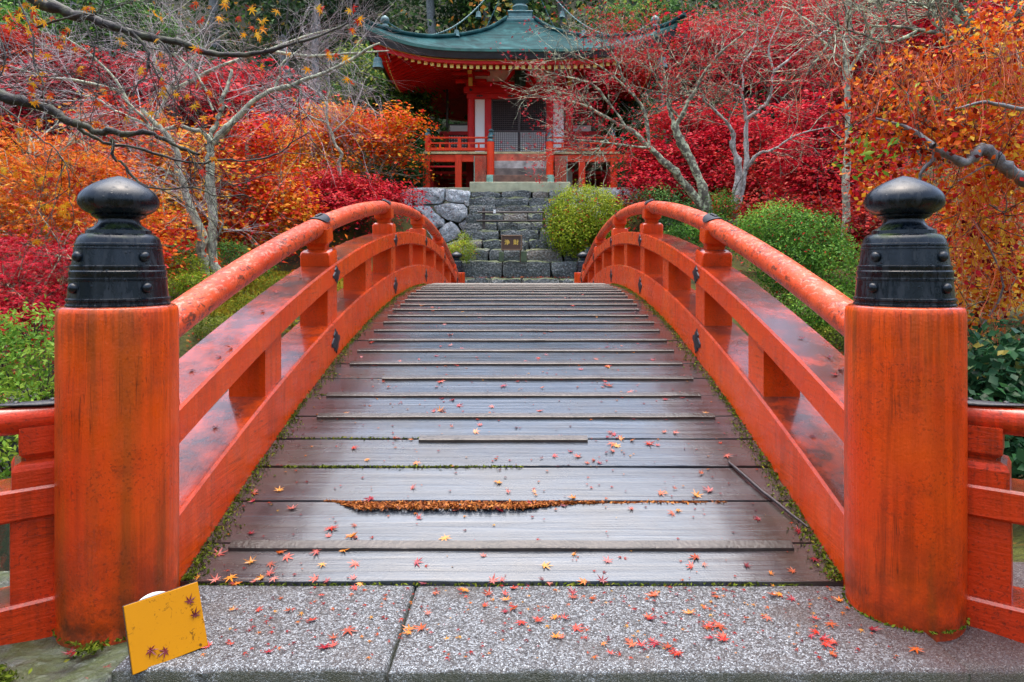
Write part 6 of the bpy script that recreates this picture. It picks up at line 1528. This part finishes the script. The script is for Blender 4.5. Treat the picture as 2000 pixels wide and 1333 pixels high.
# moss along the beam feet and in the open joints
C = []
for s in (-1, 1):
    for _ in range(2600):
        y = 3.0 + 7.5 * rnd.random() ** 1.5; w = .015 + .06 * max(0, mnoise.noise(Vector((y * 2.3, s * 3, 0))) + .35) * (1.0 if y < 6 else .6); x = s * (XI - .004 - abs(rnd.gauss(0, 1)) * w)
        C.append((x, y, dz(y) + .004 + .012 * rnd.random()))
for (yy, xa, xb, k) in ((3.86, -1.3, .05, 420), (4.17, -1.3, -.55, 120), (4.78, -1.35, -.95, 160), (2.993, -1.4, 1.3, 500)):
    for _ in range(k): x = rnd.uniform(xa, xb); C.append((x, yy + rnd.gauss(0, .007), (dz(yy) if yy > 3 else .018) + .0 + .007 * rnd.random()))
for _ in range(420):
    a = rnd.uniform(0, 6.28); s = rnd.choice((-1, 1)); C.append((s * 1.6 + .224 * math.cos(a), 2.82 + .224 * math.sin(a), .022 if s > 0 else -.02))
for (x, y) in ((-1.80, 2.40), (-1.73, 2.36), (-1.75, 2.30), (-1.55, 2.55)):
    for _ in range(160): C.append((x + rnd.gauss(0, .02), y + rnd.gauss(0, .02), -.02 + .02 * rnd.random()))
C = np.array(C); n = len(C)
mo = put("moss", leaf_mesh("moss", C, rng.normal(size=(n, 3)) * .8 + [0, -.3, .5], .019 * rng.uniform(.5, 1.5, n), SH_LANCE, rng.uniform(0, 1, n)), L_moss); tag(mo, "bright green moss along the deck edges and in the plank joints", kind="stuff")
C = []
for _ in range(4200):
    x = rnd.uniform(-.97, .42) if rnd.random() < .9 else rnd.uniform(.3, 1.1); w = smooth(-.95, -.75, x) * (1 - .75 * smooth(-.05, .35, x)); C.append((x, 3.553 - rnd.random() * .092 * w, dz(3.54) - .007 + .009 * rnd.random()))
C = np.array(C); n = len(C); ch_ = put("wood_chips", leaf_mesh("wood_chips", C, rng.normal(size=(n, 3)) * .5 + [0, 0, .8], .022 * rng.uniform(.5, 1.6, n), SH_LANCE, rng.uniform(0.0, .85, n)), mat_leaf("rotten_chip", [(0, (.08, .018, .008)), (.5, (.34, .10, .02)), (1, (.58, .25, .06))], .5, 0)); tag(ch_, "orange rotten wood chips filling the gap between two planks", kind="stuff")
# individual leaves
variants = []
for v in range(10):
    V, Fc = maple_leaf_mesh(1.0, 400 + v, [.05, .1, .25, .45][v % 4]); me = py_mesh("fallen_leaf", V, Fc)
    variants.append(me)
leafmats = []
for nm, a, b in (("leaf_scarlet", (.36, .016, .008), (.46, .04, .01)), ("leaf_crimson", (.18, .006, .012), (.32, .01, .02)), ("leaf_amber", (.50, .13, .012), (.56, .24, .02)), ("leaf_rust", (.26, .035, .008), (.40, .075, .01)), ("leaf_maroon", (.10, .010, .015), (.18, .012, .02)), ("leaf_pink", (.34, .06, .05), (.44, .11, .07))):
    g = G(nm); ro = g.rndobj(); g.set('Base Color', g.mix(ro, a, b)); g.set('Roughness', .28); g.set('Specular IOR Level', .45); leafmats.append(g.m)
names = ["scarlet", "crimson", "amber", "rust orange", "maroon", "pink red"]
vm = {}
for vi, me in enumerate(variants):
    for ci, mm in enumerate(leafmats): q = me.copy(); q.materials.append(mm); vm[(vi, ci)] = q
spots = []
def add_leaf(x, y, size, ci, extra_z=0.0): spots.append((x, y, size, ci, extra_z))
col_deck = [0, 0, 1, 1, 2, 2, 3, 3, 5, 5, 4]
while len(spots) < 225:
    y = 2.99 + 5.6 * rnd.random() ** 2.1; x = rnd.uniform(-1.36, 1.36) * (1 if rnd.random() < .6 else .7) - .08
    if rnd.random() < .22 and y < 4: x = rnd.uniform(-1.4, -.6)
    if len(spots) > 30 and rnd.random() < .2:
        q = spots[rnd.randrange(len(spots))]; x, y = q[0] + rnd.gauss(0, .05), max(2.995, q[1] + rnd.gauss(0, .04))
    if abs(x) > 1.38: continue
    add_leaf(x, y, rnd.choice((.024, .03, .034, .038, .046)) * rnd.uniform(.9, 1.1), rnd.choice(col_deck))
while len(spots) < 300:
    x = rnd.uniform(-1.12, 1.5); y = rnd.uniform(2.42, 2.98)
    if len(spots) > 240 and rnd.random() < .4:
        q = spots[rnd.randrange(225, len(spots))]; x, y = q[0] + rnd.gauss(0, .04), min(2.98, max(2.42, q[1] + rnd.gauss(0, .03)))
    if math.hypot(x - 1.6, y - 2.82) < .27 or x < -1.12: continue
    add_leaf(x, y, rnd.uniform(.024, .043), rnd.choice([0, 0, 0, 3, 3, 1, 2]))
for _ in range(14): add_leaf(rnd.uniform(-2.1, -1.4), rnd.uniform(2.33, 2.56), rnd.uniform(.025, .04), rnd.choice([0, 3, 1, 4, 0]))
for (px, py, sz, ci) in [(1560, 1040, .04, 1), (1590, 1095, .042, 4), (1625, 1130, .04, 4), (975, 945, .04, 2), (1120, 975, .045, 2), (1290, 965, .045, 3), (680, 1245, .045, 3), (1405, 1235, .055, 3), (545, 960, .04, 2), (450, 1130, .042, 2), (560, 1090, .04, 0), (1640, 1185, .035, 2)]:
    x, y, z = on_deck(px, py); add_leaf(x, y, sz, ci)
lm = 0
for (x, y, size, ci, ez) in spots:
    z, sl = ground_at(x, y); o = bpy.data.objects.new("fallen_leaf", vm[(rnd.randrange(10), ci)]); COL.objects.link(o)
    if y < 2.99 and math.hypot(x + 1.6, y - 2.82) < .27: y = 2.45
    o.location = (x, y, z + .004 + .003 * rnd.random()); o.scale = (size, size * rnd.uniform(.8, 1.1), size)
    o.rotation_euler = (Matrix.Rotation(sl, 3, 'X') @ Euler((R(rnd.gauss(0, 7)), R(rnd.gauss(0, 7)), rnd.uniform(0, 6.28))).to_matrix()).to_euler()
    zone = ["at the far left", "left of centre", "near the middle", "right of centre", "at the far right"][max(0, min(4, int((x + 1.45) / .58)))]
    if y >= 2.99:
        pi = max(0, min(len(edges) - 2, sum(1 for e in edges if e < y) - 1)); where = "on the wet bridge planks"
        what = "on the %s plank from the slab, %s" % (["first", "second", "third", "fourth", "fifth", "sixth", "seventh", "eighth", "ninth", "tenth"][pi], zone) if pi < 10 else "on the planks towards the crest, %s" % zone
    elif x > -1.36: where = "on the granite slab"; what = "on the granite slab, %s %s" % ("front" if y < 2.6 else "middle" if y < 2.8 else "rear", zone)
    else: where = "on the dark stone by the left post"; what = where
    what = what.replace("plank from the slab", "plank up"); sz_ = "tiny" if size < .028 else "small" if size < .036 else "broad"
    tag(o, "%s %s maple leaf %s" % (sz_, names[ci], what), "fallen leaf", "fallen %s maple leaves %s" % (names[ci], where))
# leaves on the beams and rails
for (s, y, xo, hh) in [(-1, 3.35, .12, .755), (-1, 3.5, .05, .755), (-1, 3.62, .04, .755), (-1, 4.6, .15, .755), (-1, 4.2, .09, .755), (1, 3.3, .1, .755), (1, 3.36, .15, .755), (1, 3.5, .16, .755), (1, 3.75, .12, .755), (1, 3.0, .05, .755), (-1, 3.7, .16, .30), (-1, 3.85, .1, .30), (1, 3.6, .12, .30), (-1, 5.0, .12, .755)]:
    ci = rnd.choice([4, 1, 3, 0]); o = bpy.data.objects.new("fallen_leaf", vm[(rnd.randrange(10), ci)]); COL.objects.link(o); q = rnd.uniform(.026, .036)
    o.location = (s * (XI + xo), y, dz(y) + hh + .006); o.scale = (q, q, q); o.rotation_euler = (math.atan(dslope(y)), 0, rnd.uniform(0, 6))
    tag(o, "small %s maple leaf stuck on a red railing beam" % names[ci], "fallen leaf", "fallen %s maple leaves on the railing beams" % names[ci])
# leaves stuck to the yellow board
for (lx, ly, lb) in ((.205, .165, 'uppermost of the leaves by its right edge'), (.215, .115, 'just below the topmost leaf'), (.06, .055, 'lower left of the pair near its base'), (.105, .035, 'right of the pair near its base')):
    o = bpy.data.objects.new("fallen_leaf", vm[(rnd.randrange(10), 4)]); COL.objects.link(o); q = .03
    ml = Mb @ Matrix.Translation((lx, ly, .0085)) @ Matrix.Rotation(rnd.uniform(0, 6), 4, 'Z') @ Matrix.Scale(q, 4)
    o.matrix_world = ml; tag(o, "dark maple leaf stuck on the yellow board, " + lb, "fallen leaf", "maroon leaves stuck on the yellow board")
# the many small ones further along, as litter
n = 1400; C = []
while len(C) < n:
    y = rnd.choice((3.0 + 2.5 * rnd.random(), 5 + 6 * rnd.random(), 2.42 + .55 * rnd.random())); x = rnd.uniform(-1.38, 1.38)
    if y < 2.99 and x < -1.1: continue
    z, sl = ground_at(x, y); C.append((x, y, z + .006))
C = np.array(C); me = leaf_mesh("leaf_litter", C, rng.normal(size=(n, 3)) * .12 + [0, -.1, 1], (.024 * rng.uniform(.4, 1.5, n)), SH_STAR, rng.uniform(0, 1, n)); o = put("leaf_litter", me, L_fallen); tag(o, "scattered small fallen maple leaf fragments on deck and slab", kind="stuff")
n = 900; C = np.stack([rng.uniform(-3, 3, n), rng.uniform(17.8, 20.5, n), np.zeros(n)], 1); C[:, 2] = [.74 if y < 19.35 and abs(x) < 2.1 else 1.08 if y < 20.6 and abs(x) < 1.9 else gz(x, y) + .03 for x, y, _ in C]
o = put("leaf_litter", leaf_mesh("leaf_litter", C, rng.normal(size=(n, 3)) * .3 + [0, 0, 1], .08 * rng.uniform(.5, 1.3, n), SH_STAR, rng.uniform(0, 1, n)), L_fallen); tag(o, "scattered red leaf litter at the foot of the stone staircase", kind="stuff")

# unseen wood added behind the camera to darken reflections and the low horizon
blobs = []
for _ in range(60):
    x = rnd.uniform(-32, 32); y = -9 - 14 * rnd.random() - abs(x) * -.12; blobs.append((x, y, rnd.uniform(.8, 6.5), 2.2, 1.8, 1.6, 1))
for _ in range(30):
    s = rnd.choice((-1, 1)); x = s * rnd.uniform(9, 16); y = rnd.uniform(-10, 8); blobs.append((x, y, rnd.uniform(.8, 4.5), 1.8, 1.8, 1.4, 1))
o = crown("unseen_wood", None, blobs, 26000, .4, L_forest, 90, pads=900, pad_r=(.7, .3), tint=(.5, .3, .4), layered=False, shell=.5); tag(o, "unseen dark mixed wood added around and behind the near bank", kind="stuff")

for o in bpy.data.objects:
    if o.parent is not None and o.name.split(".")[0] in ("twigs", "shoots", "stems", "crown", "foliage", "tip_leaves", "green_leaves", "yellow_leaves", "red_leaves"): o["kind"] = "stuff"
